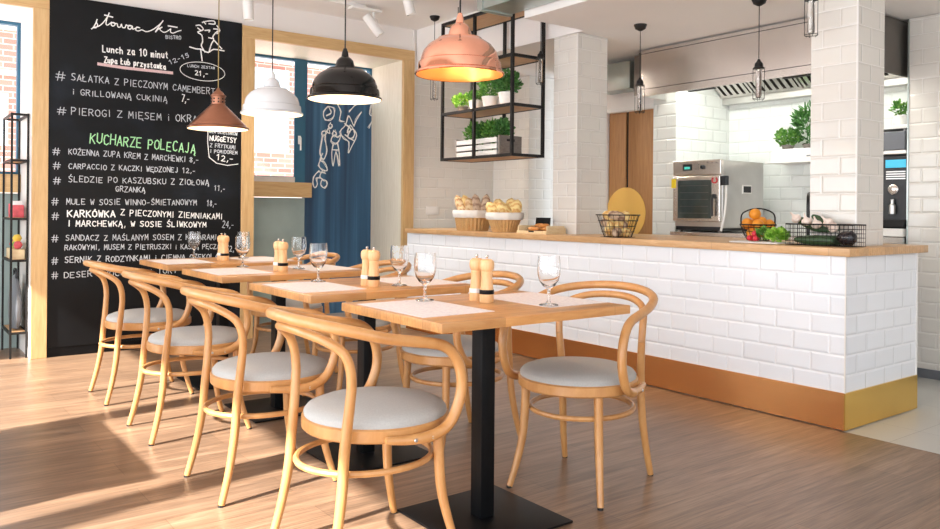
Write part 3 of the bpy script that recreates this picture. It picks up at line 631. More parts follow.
# oven
ov = thing('combi_oven', 'stainless combi oven with glass door standing on the back counter', 'oven', (5.24, 3.95, .93))
P_(B(5.27, 5.82, 3.72, 4.18, .965, 1.50, .008), 'body', M['steel2'], ov)
P_(B(5.24, 5.28, 3.72, 4.18, 1.385, 1.505, .006), 'control_panel', M['steel'], ov)
dd = P_(B(5.235, 5.27, 3.725, 4.175, 1.015, 1.378, .006), 'door', M['steel'], ov)
def sub(mb, name, mat, par, root=None, smooth=True):
    l = (root or par).location; return off(mb, l.x, l.y, l.z).build(name, mat, par, smooth=smooth)
sub(B(5.2335, 5.236, 3.80, 4.125, 1.04, 1.345), 'window_pane', M['ovenglass'], dd, ov)
rk = MB()
for k in range(5): rk.box(5.2315, 5.2335, 3.83, 4.10, 1.08+k*.055, 1.083+k*.055)
sub(rk, 'oven_rack', M['steeldk'], dd, ov)
sub(MB().lathe([(0, 0), (.017, 0), (.019, .008), (.015, .02), (0, .02)], 20, (5.236, 3.775, 1.215), rot=Matrix.Rotation(R_(-90), 3, 'Y')).tube([(5.218, 3.775, 1.215), (5.205, 3.775, 1.20), (5.205, 3.775, 1.06)], .011, 8), 'handle', M['darkplastic'], dd, ov)
mb = MB(); mb.tube([(5.233, 3.772+.022*math.sin(R_(a)), 1.342+.022*math.cos(R_(a))) for a in range(35, 330, 12)], .0055, 6)
sub(mb, 'logo_ring', M['red'], dd, ov)
P_(B(5.2385, 5.240, 3.99, 4.08, 1.425, 1.475), 'display', M['darkplastic'], ov)
P_(B(5.2375, 5.2385, 4.01, 4.065, 1.435, 1.455), 'readout', M['display'], ov)
P_(MB().lathe([(0, 0), (.017, 0), (.017, .015), (.012, .022), (0, .022)], 20, (5.24, 3.885, 1.447), rot=Matrix.Rotation(R_(-90), 3, 'Y')), 'knob', M['darkplastic'], ov, True)
mb = MB()
for a in (3.93, 3.95, 3.97):
    for z in (1.43, 1.45, 1.47): mb.box(5.239, 5.240, a-.006, a+.006, z-.003, z+.003)
for a in (3.76, 3.80, 3.84): mb.box(5.239, 5.240, a-.01, a+.01, 1.478, 1.483)
P_(mb, 'buttons', M['greyplastic'], ov)
P_(B(5.2335, 5.235, 4.145, 4.19, 1.285, 1.36), 'warning_sticker', M['yellow'], ov)
P_(B(5.26, 5.80, 3.74, 4.16, .945, .975), 'underframe', M['darkplastic'], ov)
for a, b in ((5.29, 3.76), (5.29, 4.14), (5.78, 3.76), (5.78, 4.14)): P_(MB().lathe([(0, 0), (.018, 0), (.015, .02), (0, .02)], 12, (a, b, .93)), 'foot', M['steeldk'], ov, True)
sh = P_(B(5.25, 5.285, 3.675, 3.72, 1.30, 1.375, .008), 'spray_holder', M['darkplastic'], ov)
sub(MB().tube(catmull([(5.268, 3.69, 1.30), (5.262, 3.685, 1.2), (5.245, 3.69, 1.05), (5.232, 3.71, .945)], 6), .009, 8), 'hose', M['offwhite'], sh, ov)
P_(B(5.52, 5.64, 3.712, 3.72, 1.24, 1.31, .002), 'side_plate', M['offwhite'], ov)
P_(B(5.53, 5.63, 3.710, 3.713, 1.25, 1.30), 'side_plate_slot', M['darkplastic'], ov)

# wall shelf with herbs on the kitchen wall
ws = thing('wall_shelf', 'white wall shelf unit right of the oven carrying two green plants', 'shelf', (5.88, 3.1, 1.49))
P_(B(5.74, 6.03, 2.55, 3.60, 1.50, 1.595, .004), 'shelf_body', M['offwhite'], ws)
P_(B(5.71, 6.03, 2.53, 3.64, 1.485, 1.50), 'under_tray', M['offwhite'], ws)
P_(B(5.735, 5.74, 3.15, 3.30, 1.53, 1.54), 'slot', M['greyplastic'], ws)
ws2 = thing('wall_shelf', 'thin white shelf above the coffee machine in the narrow gap', 'shelf', (5.9, 2.8, 1.67))
P_(B(5.72, 6.03, 2.505, 2.99, 1.69, 1.715), 'board', M['offwhite'], ws2)
P_(B(5.80, 6.03, 2.60, 2.61, 1.66, 1.69).box(5.80, 6.03, 2.90, 2.91, 1.66, 1.69), 'bracket', M['steel2'], ws2)

# coffee machine in the gap
cm = thing('coffee_machine', 'black coffee machine with a lit blue screen in the gap beside the right wall', 'coffee machine', (5.75, 2.68, .93))
P_(B(5.62, 5.95, 2.50, 2.86, .99, 1.50, .012), 'body', M['darkplastic'], cm)
P_(B(5.60, 5.93, 2.51, 2.67, 1.53, 1.66, .008), 'bean_hopper', M['greyplastic'], cm)
P_(B(5.60, 5.93, 2.69, 2.85, 1.53, 1.66, .008), 'bean_hopper', M['frame'], cm)
P_(B(5.60, 5.95, 2.50, 2.86, 1.50, 1.53, .006), 'top_tray', M['steel2'], cm)
P_(B(5.614, 5.62, 2.51, 2.645, 1.41, 1.465), 'screen', M['bluedisplay'], cm)
mb = MB()
for k in range(4): mb.box(5.612, 5.62, 2.51, 2.64, 1.33+k*.016, 1.338+k*.016)
P_(mb, 'button_row', M['steel2'], cm)
P_(MB().lathe([(0, 0), (.035, 0), (.035, .012), (.022, .02), (0, .02)], 24, (5.62, 2.59, 1.26), rot=Matrix.Rotation(R_(-90), 3, 'Y')), 'dial', M['steel'], cm, True)
for y in (2.59, 2.73): P_(MB().lathe([(.022, .0), (.022, .06), (.012, .07), (.012, .10), (0, .10)], 16, (5.60, y, 1.09)), 'spout', M['steel2'], cm, True)
P_(B(5.56, 5.62, 2.50, 2.86, 1.0, 1.05, .004), 'cup_grill', M['frame'], cm)
P_(B(5.56, 5.95, 2.50, 2.86, .935, .99, .006), 'drip_tray', M['offwhite'], cm)

# ---------------------------------------------------------------- plants
def foliage(c, rx, rz, n, size, seed, shape='bush', stems=5):
    rnd = random.Random(seed); mb = MB(); st = MB(); c = Vector(c)
    for i in range(n):
        while True:
            d = Vector((rnd.uniform(-1, 1), rnd.uniform(-1, 1), rnd.uniform(-1, 1)))
            if d.length < 1 and d.length > .35: break
        p = c+Vector((d.x*rx, d.y*rx, d.z*rz)); dr_ = (Vector((d.x, d.y, d.z*.5+.4))+Vector((rnd.uniform(-.5, .5), rnd.uniform(-.5, .5), rnd.uniform(-.4, .4)))).normalized()
        sd_ = dr_.cross(Vector((rnd.uniform(-1, 1), rnd.uniform(-1, 1), 1))).normalized(); L = size*rnd.uniform(.7, 1.3); W_ = L*(.36 if shape == 'bush' else .13)
        nr = dr_.cross(sd_)*L*.12
        mb.add([p, p+dr_*L*.35+sd_*W_+nr, p+dr_*L*.8+sd_*W_*.7, p+dr_*L, p+dr_*L*.8-sd_*W_*.7, p+dr_*L*.35-sd_*W_+nr, p+dr_*L*.5-nr*.5],
               [(0, 1, 6), (1, 2, 6), (2, 3, 6), (3, 4, 6), (4, 5, 6), (5, 0, 6)])
    for i in range(stems):
        a = rnd.uniform(0, 6.28); q = rnd.uniform(.2, .7)
        st.tube(catmull([(c.x+.01*math.cos(a), c.y+.01*math.sin(a), c.z-rz-.01), (c.x+rx*.3*q*math.cos(a), c.y+rx*.3*q*math.sin(a), c.z-rz*.3), (c.x+rx*q*math.cos(a), c.y+rx*q*math.sin(a), c.z+rz*.4)], 3), .0022, 5)
    return mb, st
def potted(name, label, loc, pr, ph, fr, fh, n, size, seed, mat, potmat, group=None, shape='bush', lift=0):
    r = thing(name, label, 'plant', loc, 0, group)
    MB().lathe([(0, 0), (pr*.72, 0), (pr*.97, ph*.86), (pr*1.04, ph*.87), (pr*1.04, ph), (pr*.93, ph), (pr*.9, ph*.85), (0, ph*.85)], 28).build('pot', potmat, r)
    MB().lathe([(pr*.89, ph*.86), (0, ph*.9)], 20).build('soil', M['soil'], r)
    f, st = foliage((0, 0, ph+fh*.5+lift), fr, fh*.5, n, size, seed, shape)
    st.build('stems', M['leafd'], r); f.build('foliage', mat, r, smooth=False); return r
potted('potted_herb', 'bushy green herb on the kitchen wall shelf', (5.86, 3.53, 1.595), .05, .04, .095, .12, 300, .035, 3, M['leaf'], M['darkpot_shadebox'])
potted('potted_plant', 'taller dark plant with narrow leaves on the kitchen wall shelf', (5.87, 3.36, 1.595), .045, .04, .09, .30, 240, .07, 4, M['leafd'], M['darkpot_shadebox'], shape='long')
potted('potted_herb', 'faint pale green plant on the thin shelf above the coffee machine', (5.87, 2.66, 1.715), .05, .08, .06, .10, 110, .03, 5, M['leaf'], M['potwhite'])

# ================================================================ HANGING SHELF UNIT
X1, X2, YA, YM, YB = 3.80, 4.11, 4.53, 5.0, 5.44
hs = thing('hanging_shelf_unit', 'black steel hanging shelf frame with oak boards above the bar', 'shelf unit', (3.95, 5.0, 1.50))
q = .011; fr = MB()
for x in (X1, X2):
    for y in (YA, YM, YB):
        P_(B(x-q, x+q, y-q, y+q, 1.50, (2.815 if x < 4.0 else LC-.001) if False else 2.655), 'post', M['frame'], hs)
for z, y0, y1 in ((1.511, YA, YB), (1.89, YA, YB), (2.262, YA, YM), (2.644, YA, YB)):
    f_ = MB()
    for x in (X1, X2): f_.box(x-q, x+q, y0+q, y1-q, z-q, z+q)
    for y in (y0, y1): f_.box(X1+q, X2-q, y-q, y+q, z-q, z+q)
    P_(f_, 'rail', M['frame'], hs)
    P_(B(X1+q, X2-q, y0+q, y1-q, z-.008, z+.010), 'shelf_board', M['shelf'], hs)
for y in (YA, YB): P_(MB().tube([(3.955, y, 2.655), (3.955, y, 2.82)], .004, 6), 'hanging_rod', M['frame'], hs)
sz = 1.901
G = 'potted herbs on the hanging shelf'
potted('potted_herb', 'low light green herb at the far left of the hanging shelf', (3.93, 5.33, sz), .045, .055, .085, .10, 230, .030, 11, M['leafl'], M['darkpot_shadebox'], G)
potted('potted_herb', 'small white potted herb, left of the three white pots on the hanging shelf', (3.94, 5.17, sz), .055, .09, .06, .07, 120, .032, 12, M['leaf'], M['potwhite'], G)
potted('potted_herb', 'middle one of the three white potted herbs on the hanging shelf', (3.93, 4.96, sz), .066, .10, .09, .13, 240, .034, 13, M['leaf'], M['potwhite'], G)
potted('potted_herb', 'tallest white potted herb beside the front post of the hanging shelf', (3.93, 4.75, sz), .068, .11, .105, .16, 380, .034, 14, M['leafd'], M['potwhite'], G)
# slatted crate with herbs on the lowest shelf
cr = thing('planter_crate', 'washed grey wooden crate full of green herbs on the lowest hanging shelf', 'crate', (3.96, 5.02, 1.522))
for s_ in (-1, 1):
    for k in range(3): P_(B(3.96+s_*.115-.006, 3.96+s_*.115+.006, 4.76, 5.29, 1.523+k*.05, 1.561+k*.05, .002), 'slat', M['greywood'], cr)
P_(B(3.845, 4.075, 4.735, 4.753, 1.522, 1.675, .003), 'end_panel', M['darkpot_shadebox'], cr)  # shade on the crate ends is put into this darker wood colour
P_(B(3.92, 4.0, 4.733, 4.737, 1.63, 1.648), 'hand_hole', M['frame'], cr)
P_(B(3.845, 4.075, 5.297, 5.313, 1.522, 1.675, .003), 'end_panel', M['darkpot_shadebox'], cr)
P_(B(3.86, 4.06, 4.76, 5.29, 1.5225, 1.53), 'bottom', M['greywood'], cr)
for i, y in enumerate((4.83, 4.96, 5.09, 5.20)):
    f, st = foliage((3.96, y, 1.725), .075, .08, 260, .032, 30+i); r = tag(f.build('herb_clump', M['leaf' if i % 2 else 'leafd'], smooth=False), ('clump of herbs at the near end of the planter crate', 'second clump of herbs from the near end in the planter crate', 'third clump of herbs from the near end in the planter crate', 'clump of herbs at the far end of the planter crate')[i], 'herbs', 'herb clumps in the planter crate')
    st.tube([(3.96, y, 1.531), (3.96, y, 1.70)], .004, 5); st.build('stems', M['leafd'], r)

# ================================================================ DUCT
du = thing('air_duct', 'galvanised rectangular air duct hung under the ceiling above the bar', 'air duct', (3.41, 2.0, 2.46))
P_(B(3.285, 3.535, -2.9, 4.30, 2.46, 2.74, .004), 'casing', M['galv'], du)
for y in (-1.6, -.1, 1.4, 2.9, 4.25): P_(B(3.275, 3.545, y-.02, y+.02, 2.45, 2.75), 'flange', M['galv'], du)
P_(MB().tube([(3.30, 4.26, 2.74), (3.27, 4.26, 2.82)], .004, 6).tube([(3.30, 4.26, 2.74), (3.33, 4.26, 2.82)], .004, 6), 'hanger', M['galv'], du)
P_(MB().tube([(3.41, .0, 2.74), (3.41, .0, 2.82)], .004, 6), 'hanger', M['galv'], du)

# ================================================================ BAR ITEMS
ZT = .918
def bread(name, label, cat, loc, L, r, mat, rz=0, tilt=0, group=None, seed=0, sq=.8):
    rnd = random.Random(seed); prof = []
    for i in range(13):
        t_ = i/12; rr = r*math.sin(math.pi*min(max(t_, 0), 1))**.38 if 0 < i < 12 else 0
        if 0 < i < 12: rr *= 1+.06*math.sin(i*2.3+seed)
        prof.append((rr, (t_-.5)*L))
    rot = (Matrix.Rotation(rz, 3, 'Z') @ Matrix.Rotation(tilt, 3, 'Y'))
    o = MB().lathe(prof, 16, (0, 0, 0), 1, sq, rip=.03, ripn=5, rot=rot).build(name, mat); o.location = loc
    return tag(o, label, cat, group)
def wicker_basket(label, loc, rb, rt, h):
    r = thing('wicker_basket', label, 'basket', loc)
    MB().lathe([(0, .004), (rb, .0), (rb*1.05, .01), (rb+(rt-rb)*.5, h*.45), (rt*.98, h*.9), (rt*.93, h*.9), (rb*.95, .02), (0, .018)], 168, rip=.03, ripn=28).build('body', M['wicker'], r)
    prof = [(rt*.80, h*.60), (rt*.94, h*.90), (rt*.99, h*1.04), (rt*1.06, h*1.03), (rt*1.09, h*.90), (rt*1.06, h*.72), (rt*1.01, h*.66)]
    MB().lathe(prof, 72, rip=.022, ripn=9).build('liner', M['linen'], r); return r
wicker_basket('larger wicker basket with a linen liner holding baguettes', (4.0, 5.27, ZT), .125, .158, .165)
wicker_basket('smaller wicker basket with a linen liner holding golden rolls', (3.99, 4.84, ZT), .092, .142, .150)
bg_ = 'long breads in the larger wicker basket'
for i, (dx, dy, rz, tl, mt, nm, lb) in enumerate((
    (-.05, .08, R_(120), R_(24), 'baguette', 'baguette', 'leftmost golden baguette in the larger wicker basket'),
    (.0, .05, R_(150), R_(22), 'bread', 'baguette', 'palest baguette, second from left in the larger wicker basket'),
    (-.02, .0, R_(170), R_(16), 'baguette', 'baguette', 'baguette lying low in the middle of the larger wicker basket'),
    (.02, -.04, R_(150), R_(10), 'breadd', 'rye_loaf', 'dusty brown rye loaf, left one of two in the larger basket'),
    (.06, -.085, R_(-60), R_(8), 'breadd', 'rye_loaf', 'dusty brown rye loaf at the right edge of the larger basket'))):
    bread(nm, lb, 'bread', (4.0+dx, 5.27+dy, ZT+.172),   .28 if i != 2 else .22, .043, M[mt], rz, tl, bg_, i)
for i, (dx, dy, dz, rz, tl, lb) in enumerate((
    (-.06, .06, .16, R_(125), R_(38), 'leftmost golden roll in the smaller wicker basket'),
    (-.01, .03, .18, R_(140), R_(30), 'tall golden roll standing second from left in the smaller basket'),
    (-.02, -.035, .165, R_(160), R_(45), 'golden roll lying at the front of the smaller basket'),
    (.04, -.02, .18, R_(-70), R_(12), 'upright golden roll third from left in the smaller basket'),
    (.05, -.075, .17, R_(-60), R_(14), 'rightmost golden roll in the smaller wicker basket'))):
    bread('bread_roll', lb, 'bread', (3.99+dx, 4.84+dy, ZT+dz+.004), .18, .050, M['bread'], rz, tl, 'golden rolls in the smaller wicker basket', 7+i)
# pine tray with croissants and a little slate
tr = thing('pine_tray', 'small pine wood tray of croissants on the bar', 'tray', (4.03, 4.45, ZT))
P_(B(3.93, 4.13, 4.285, 4.62, ZT, ZT+.008), 'bottom', M['pine'], tr)
P_(B(3.93, 3.942, 4.285, 4.62, ZT+.008, ZT+.022, .002), 'side', M['pine'], tr); P_(B(4.118, 4.13, 4.285, 4.62, ZT+.008, ZT+.045, .002), 'side', M['pine'], tr)
P_(B(3.942, 4.118, 4.285, 4.297, ZT+.008, ZT+.06, .002), 'end', M['pine'], tr); P_(B(3.942, 4.118, 4.608, 4.62, ZT+.008, ZT+.06, .002), 'end', M['pine'], tr)
P_(B(3.928, 3.931, 4.42, 4.48, ZT+.012, ZT+.022), 'hand_hole', M['frame'], tr)
sl = B(-.004, .004, -.08, .08, 0, .085, .001).build('slate_sign', M['board']); sl.location = (4.105, 4.52, ZT+.035); sl.rotation_euler = (0, R_(8), 0); tag(sl, 'small blank black slate standing in the pine tray', 'sign')
cp = [(3.965, 4.34), (3.98, 4.40), (3.97, 4.46), (3.975, 4.53), (4.03, 4.35), (4.04, 4.43), (4.035, 4.50), (4.085, 4.37), (4.09, 4.44), (4.01, 4.40), (4.02, 4.47)]
c0 = None
for i, (x, y) in enumerate(cp):
    top = i >= 9
    if c0 is None:
        pts = [(.028*math.cos(a), .035*math.sin(a), 0) for a in [R_(-100+k*20) for k in range(11)]]
        c0 = MB().tube(pts, [.003, .009, .013, .016, .0185, .019, .0185, .016, .013, .009, .003], 10, flat=.9).build('croissant', M['croissant']); o = c0
    else: o = c0.copy(); COL.objects.link(o)
    o.location = (x, y, ZT+.036+(.024 if top else 0)); o.rotation_euler = (0, 0, i*1.9)
    tag(o, 'small golden croissant in the pine tray on the bar', 'croissant', 'croissants in the pine tray')
# wire basket of bread slices
def wire_basket(root, rings, n, r, start=0.0, sides=8):
    """rings: list of (radius, z)"""
    mb = MB()
    for rad, z in rings:
        mb.tube([(rad*math.cos(start+2*math.pi*k/sides), rad*math.sin(start+2*math.pi*k/sides), z) for k in range(sides)], r*(1.4 if (rad, z) == rings[-1] else 1), 6, closed=True)
    return mb
wb = thing('wire_basket', 'dark copper wire basket of bread pieces on the bar before the brown doors', 'basket', (3.97, 3.62, ZT))
rings = [(.095, .003), (.11, .038), (.122, .075), (.135, .112), (.148, .150)]
wire_basket(wb, rings[-1:], 16, .003, R_(10)).build('rim', M['frame'], wb)
mb = wire_basket(wb, rings[:-1], 16, .0018, R_(10))
def rad8(R8, a, st=R_(10)):
    k = (a-st) % (math.pi/4); return R8*math.cos(math.pi/8)/math.cos(k-math.pi/8)
for k in range(24):
    a = 2*math.pi*k/24; mb.tube([(rad8(R8, a)*math.cos(a), rad8(R8, a)*math.sin(a), z) for R8, z in rings], .0016, 5)
for k in range(-3, 4): mb.tube([(-.088, k*.025, .003), (.088, k*.025, .003)], .0015, 5)
mb.build('wire_mesh', M['frame'], wb)
rnd = random.Random(5)
for i in range(14):
    a = rnd.uniform(0, 6.28); lay = i//5; rr = (.055, .065, .06)[lay]*rnd.uniform(.5, 1); z = .040+lay*.052
    o = bread('bread_piece', 'crusty piece of bread heaped in the dark wire basket on the bar', 'bread', (3.97+rr*math.cos(i*1.26+lay*.6), 3.62+rr*math.sin(i*1.26+lay*.6), ZT+z), .125, .033, M['bread' if i % 3 else 'breadd'], rnd.uniform(0, 3.1), R_(78), 'bread pieces in the dark wire basket', i)
# orange basket
ob = thing('fruit_basket', 'dark wire fruit basket full of oranges on the bar', 'basket', (4.34, 2.81, ZT))
rg = [(.06, .003), (.078, .03), (.092, .06), (.10, .085), (.104, .10)]
wire_basket(ob, rg[-1:], 16, .0035, 0, 24).build('rim', M['frame'], ob)
mb = wire_basket(ob, rg[:-1], 16, .002, 0, 24)
for k in range(18):
    a = 2*math.pi*k/18; mb.tube([(R8*math.cos(a), R8*math.sin(a), z) for R8, z in rg], .0018, 5)
for k in range(-2, 3): mb.tube([(-.055, k*.022, .003), (.055, k*.022, .003)], .0016, 5)
mb.build('wire_mesh', M['frame'], ob)
MB().tube(catmull([(-.104*.8, .104*.6, .10), (-.07, .06, .17), (0, 0, .20), (.07, -.06, .17), (.104*.8, -.104*.6, .10)], 5), .0045, 8).build('handle', M['frame'], ob)
o0 = MB().lathe([(0, -.035), (.014, -.033), (.026, -.024), (.034, -.010), (.036, 0), (.034, .011), (.026, .025), (.014, .033), (.003, .034), (0, .032)], 24).build('orange', M['orange'])
for i, (dx, dy, dz, lb) in enumerate(((-.045, .01, .045, 'orange at the bottom of the wire fruit basket, behind the front wires'), (.02, -.045, .045, 'orange at the bottom right of the wire fruit basket'), (.03, .035, .045, 'orange at the bottom back of the wire fruit basket'), (-.03, .055, .105, 'orange at the left of the second layer in the fruit basket'), (-.055, -.035, .100, 'orange nearest the camera in the second layer of the fruit basket'), (.02, -.01, .115, 'orange in the middle right under the topmost one'), (.055, -.04, .098, 'orange at the right rim of the fruit basket'), (.04, .055, .10, 'orange at the back rim of the fruit basket'), (-.01, .015, .165, 'orange on the very top of the heap in the wire fruit basket'))):
    o = o0 if i == 0 else o0.copy()
    if i: COL.objects.link(o)
    o.location = (4.34+dx, 2.81+dy, ZT+dz); o.rotation_euler = (i, i*2, 0)
    tag(o, lb or 'whole orange heaped in the wire fruit basket', 'orange', 'oranges in the wire fruit basket')
# white serving board with radishes and greens
sb = B(-.09, .085, -.155, .155, 0, .008, .003).build('serving_board', M['offwhite']); sb.location = (4.09, 2.625, ZT); tag(sb, 'thin white serving board under the radishes and greens', 'board')
for i, (dx, dy, dz) in enumerate(((-.03, .10, 0), (.0, .07, 0), (.02, .115, 0), (-.045, .055, 0), (-.01, .085, .026))):
    if i == 0: r0 = MB().lathe([(0, -.018), (.003, -.012), (.013, -.008), (.017, .002), (.014, .012), (.006, .016), (0, .016)], 16).build('radish', M['radish']); o = r0
    else: o = r0.copy(); COL.objects.link(o)
    o.location = (4.10+dx, 2.59+dy, ZT+.026+dz); o.rotation_euler = (1.2+i, .5*i, i); tag(o, ('red radish nearest the camera on the serving board', 'red radish in the middle of the bunch on the serving board', 'red radish farthest back on the serving board', 'red radish beside the salad leaves', 'red radish lying on top of the other radishes')[i], 'radish', 'radishes on the serving board')
f, st = foliage((4.10, 2.53, ZT+.046), .050, .030, 300, .026, 77); o = f.build('salad_greens', M['leafl'], smooth=False); tag(o, 'heap of light green salad leaves on the white serving board', 'salad greens')
f, st = foliage((4.12, 2.63, ZT+.05), .035, .03, 130, .024, 78); o = f.build('parsley_bunch', M['leaf'], smooth=False); tag(o, 'green leaves of the radish bunch beside the salad heap', 'greens')
# wire crate with vegetables
wc = thing('wire_crate', 'rectangular dark wire crate of vegetables at the right end of the bar', 'crate', (4.055, 2.225, ZT))
a_, b_, h_ = .068, .185, .115
def rect(x, y, z): return [(-x, -y, z), (x, -y, z), (x, y, z), (-x, y, z)]
MB().tube(rect(a_, b_, h_), .004, 8, closed=True).build('rim', M['frame'], wc)
mb = MB()
for z in (.003, .025, .047, .069, .091): mb.tube(rect(a_, b_, z), .0013, 5, closed=True)
for k in range(17):
    y = -b_+2*b_*k/16; mb.tube([(-a_, y, h_), (-a_, y, .003), (a_, y, .003), (a_, y, h_)], .0013, 5)
for k in range(1, 6):
    x = -a_+2*a_*k/6; mb.tube([(x, -b_, h_), (x, -b_, .003), (x, b_, .003), (x, b_, h_)], .0013, 5)
mb.build('wire_mesh', M['frame'], wc)
def veg(name, label, cat, pts, rs, mat, stem=None, n=14, group=None):
    c_ = Vector(pts[0]); o = MB().tube([Vector(p)-c_ for p in catmull(pts, 4)], rs, n).build(name, mat); o.location = c_; tag(o, label, cat, group)
    if stem: MB().tube([Vector(p)-c_ for p in stem], [.009, .006], 8).build('stem', M['leafd'], o)
    return o
veg('courgette', 'dark green courgette lying along the wire crate', 'courgette', [(4.03, 2.38, ZT+.030), (4.03, 2.30, ZT+.030), (4.03, 2.20, ZT+.030), (4.03, 2.16, ZT+.030)], [.012, .026, .026, .014], M['zucchini'])
veg('courgette', 'second dark green courgette lying behind the first in the wire crate', 'courgette', [(4.085, 2.39, ZT+.030), (4.09, 2.30, ZT+.030), (4.085, 2.18, ZT+.030), (4.085, 2.15, ZT+.030)], [.012, .026, .026, .014], M['zucchini'])
veg('courgette', 'green courgette slanting up out of the left end of the crate', 'courgette', [(4.075, 2.21, ZT+.085), (4.07, 2.28, ZT+.095), (4.065, 2.36, ZT+.130), (4.06, 2.40, ZT+.150)], [.012, .022, .022, .012], M['zucchini'])
veg('courgette', 'green courgette tip rising highest behind the garlic bulbs', 'courgette', [(4.10, 2.17, ZT+.09), (4.10, 2.22, ZT+.105), (4.098, 2.29, ZT+.145), (4.098, 2.32, ZT+.16)], [.010, .017, .019, .010], M['zucchini'])
veg('aubergine', 'dark purple aubergine at the right end of the wire crate', 'aubergine', [(4.055, 2.155, ZT+.046), (4.055, 2.12, ZT+.046), (4.055, 2.08, ZT+.046), (4.055, 2.055, ZT+.046)], [.014, .038, .040, .012], M['eggplant'])
for i, (x, y, z) in enumerate(((4.03, 2.375, .145), (4.03, 2.315, .130), (4.025, 2.255, .115), (4.05, 2.205, .125), (4.03, 2.165, .10))):
    if i == 0: g0 = MB().lathe([(0, -.022), (.010, -.022), (.022, -.014), (.027, 0), (.022, .012), (.010, .020), (.005, .032), (.004, .045), (0, .046)], 24, rip=.05, ripn=8).build('garlic_bulb', M['garlic']); o = g0
    else: o = g0.copy(); COL.objects.link(o)
    o.location = (x, y, ZT+z); o.rotation_euler = (.4*i-.7, .3*i-.3, i); tag(o, ('leftmost', 'second from left', 'middle', 'fourth from left', 'rightmost')[i]+' pale garlic bulb on top of the wire crate', 'garlic', 'garlic bulbs on the wire crate')

# socket plate on the tiled wall
sp_ = B(0, .15, -.008, 0, 0, .08, .004).build('wall_socket', M['offwhite']); sp_.location = (4.27, 6.384, 1.04); tag(sp_, 'white double socket plate on the tiled wall left of the bread baskets', 'socket')
# ================================================================ TABLES
TZ = .76
def make_table():
    t_ = thing('dining_table', '', 'table', (0, 0, 0), 0, 'dining tables')
    B(-.427, .395, -.315, .315, TZ-.030, TZ, .002).build('table_top', M['top'], t_)
    B(-.062, -.002, -.04, .02, .010, TZ-.036, .003).build('column', M['black'], t_)
    B(-.248, .197, -.235, .215, .002, .010, .002).build('base_plate', M['black'], t_)
    B(-.16, .16, -.05, .05, TZ-.036, TZ-.030).build('top_bracket', M['black'], t_)
    return t_
tb = make_table(); TY = [2.22, 3.10, 4.07, 4.94]
TL = ['nearest oak dining table with a black square column', 'second nearest oak dining table in the row', 'third oak dining table in the row, before the wood casing', 'farthest oak dining table beside the chalkboard']
TX = 1.763
for i, y in enumerate(TY):
    if i == 0: tb.location = (TX, y, 0); tb['label'] = TL[0]
    else:
        d_ = dup(tb, (TX, y, 0), 0, TL[i])
        for c_ in d_.children:
            if c_.name.startswith(('column', 'base_plate')): c_.location = (.030, .010, 0)

# ================================================================ CHAIRS
def make_chair():
    c_ = thing('bentwood_armchair', '', 'chair', (0, 0, 0))
    m_ = M['beech']
    MB().lathe([(.205, .384), (.232, .384), (.238, .390), (.238, .422), (.230, .428), (.205, .428), (.205, .384)], 56, (.038, 0, .014)).build('seat_frame', m_, c_)
    MB().lathe([(0, .415), (.222, .415), (.231, .426), (.231, .438), (.222, .450), (.19, .462), (.12, .470), (0, .474)], 56, (.038, 0, .014)).build('seat_cushion', M['fabric'], c_)
    side = [(-.065, .236, .414), (.01, .250, .408), (.095, .256, .412), (.153, .258, .442), (.188, .259, .512), (.192, .260, .580), (.168, .260, .642), (.118, .260, .682), (.02, .261, .702), (-.08, .256, .720), (-.165, .236, .742), (-.235, .182, .759), (-.282, .10, .770)]
    path = side+[(-.298, 0, .774)]+[(x, -y, z) for x, y, z in side[::-1]]
    pp = catmull(path, 5); n_ = len(pp)
    rr = [.0175 if 8 < i < n_-9 else .011+.0065*min(i, n_-1-i)/8 for i in range(n_)]
    h = MB().tube(pp, rr, 12).build('arm_hoop', m_, c_)
    sc_ = MB()
    for sy in (-1, 1):
        for x in (.02, .08): sc_.lathe([(0, 0), (.0065, 0), (.005, .003), (0, .0035)], 10, (x, sy*.2690, .409), rot=Matrix.Rotation(R_(-90*sy), 3, 'X'))
    sc_.build('screw', M['steel2'], h)
    half = [(-.155, .190, .566), (-.160, .192, .625), (-.180, .186, .676), (-.220, .155, .710), (-.256, .09, .730)]
    MB().tube(catmull(half+[(-.268, 0, .736)]+[(x, -y, z) for x, y, z in half[::-1]], 5), .0150, 12).build('back_loop', m_, c_)
    for sy in (-1, 1):
        l = MB().tube(catmull([(-.235, .200*sy, .006), (-.205, .192*sy, .12), (-.182, .184*sy, .25), (-.172, .181*sy, .38), (-.163, .184*sy, .47), (-.155, .190*sy, .566)], 4), [.0125, .0145, .016, .0165, .016, .015], 12).build('leg', m_, c_)
        MB().lathe([(0, 0), (.012, 0), (.012, .008), (0, .008)], 12, (-.236, .2*sy, 0)).build('foot_pad', M['darkplastic'], l)
        l = MB().tube(catmull([(.232, .197*sy, .006), (.205, .180*sy, .10), (.183, .165*sy, .22), (.176, .158*sy, .398)], 4), [.0120, .014, .0165, .018], 12).build('leg', m_, c_)
        MB().lathe([(0, 0), (.0115, 0), (.0115, .008), (0, .008)], 12, (.233, .197*sy, 0)).build('foot_pad', M['darkplastic'], l)
    R8 = .222
    MB().tube([(.0+.222*math.cos(a), .202*math.sin(a), .308) for a in [2*math.pi*k/40 for k in range(40)]], .0105, 8, closed=True).build('stretcher_ring', m_, c_)
    return c_
ch = make_chair()
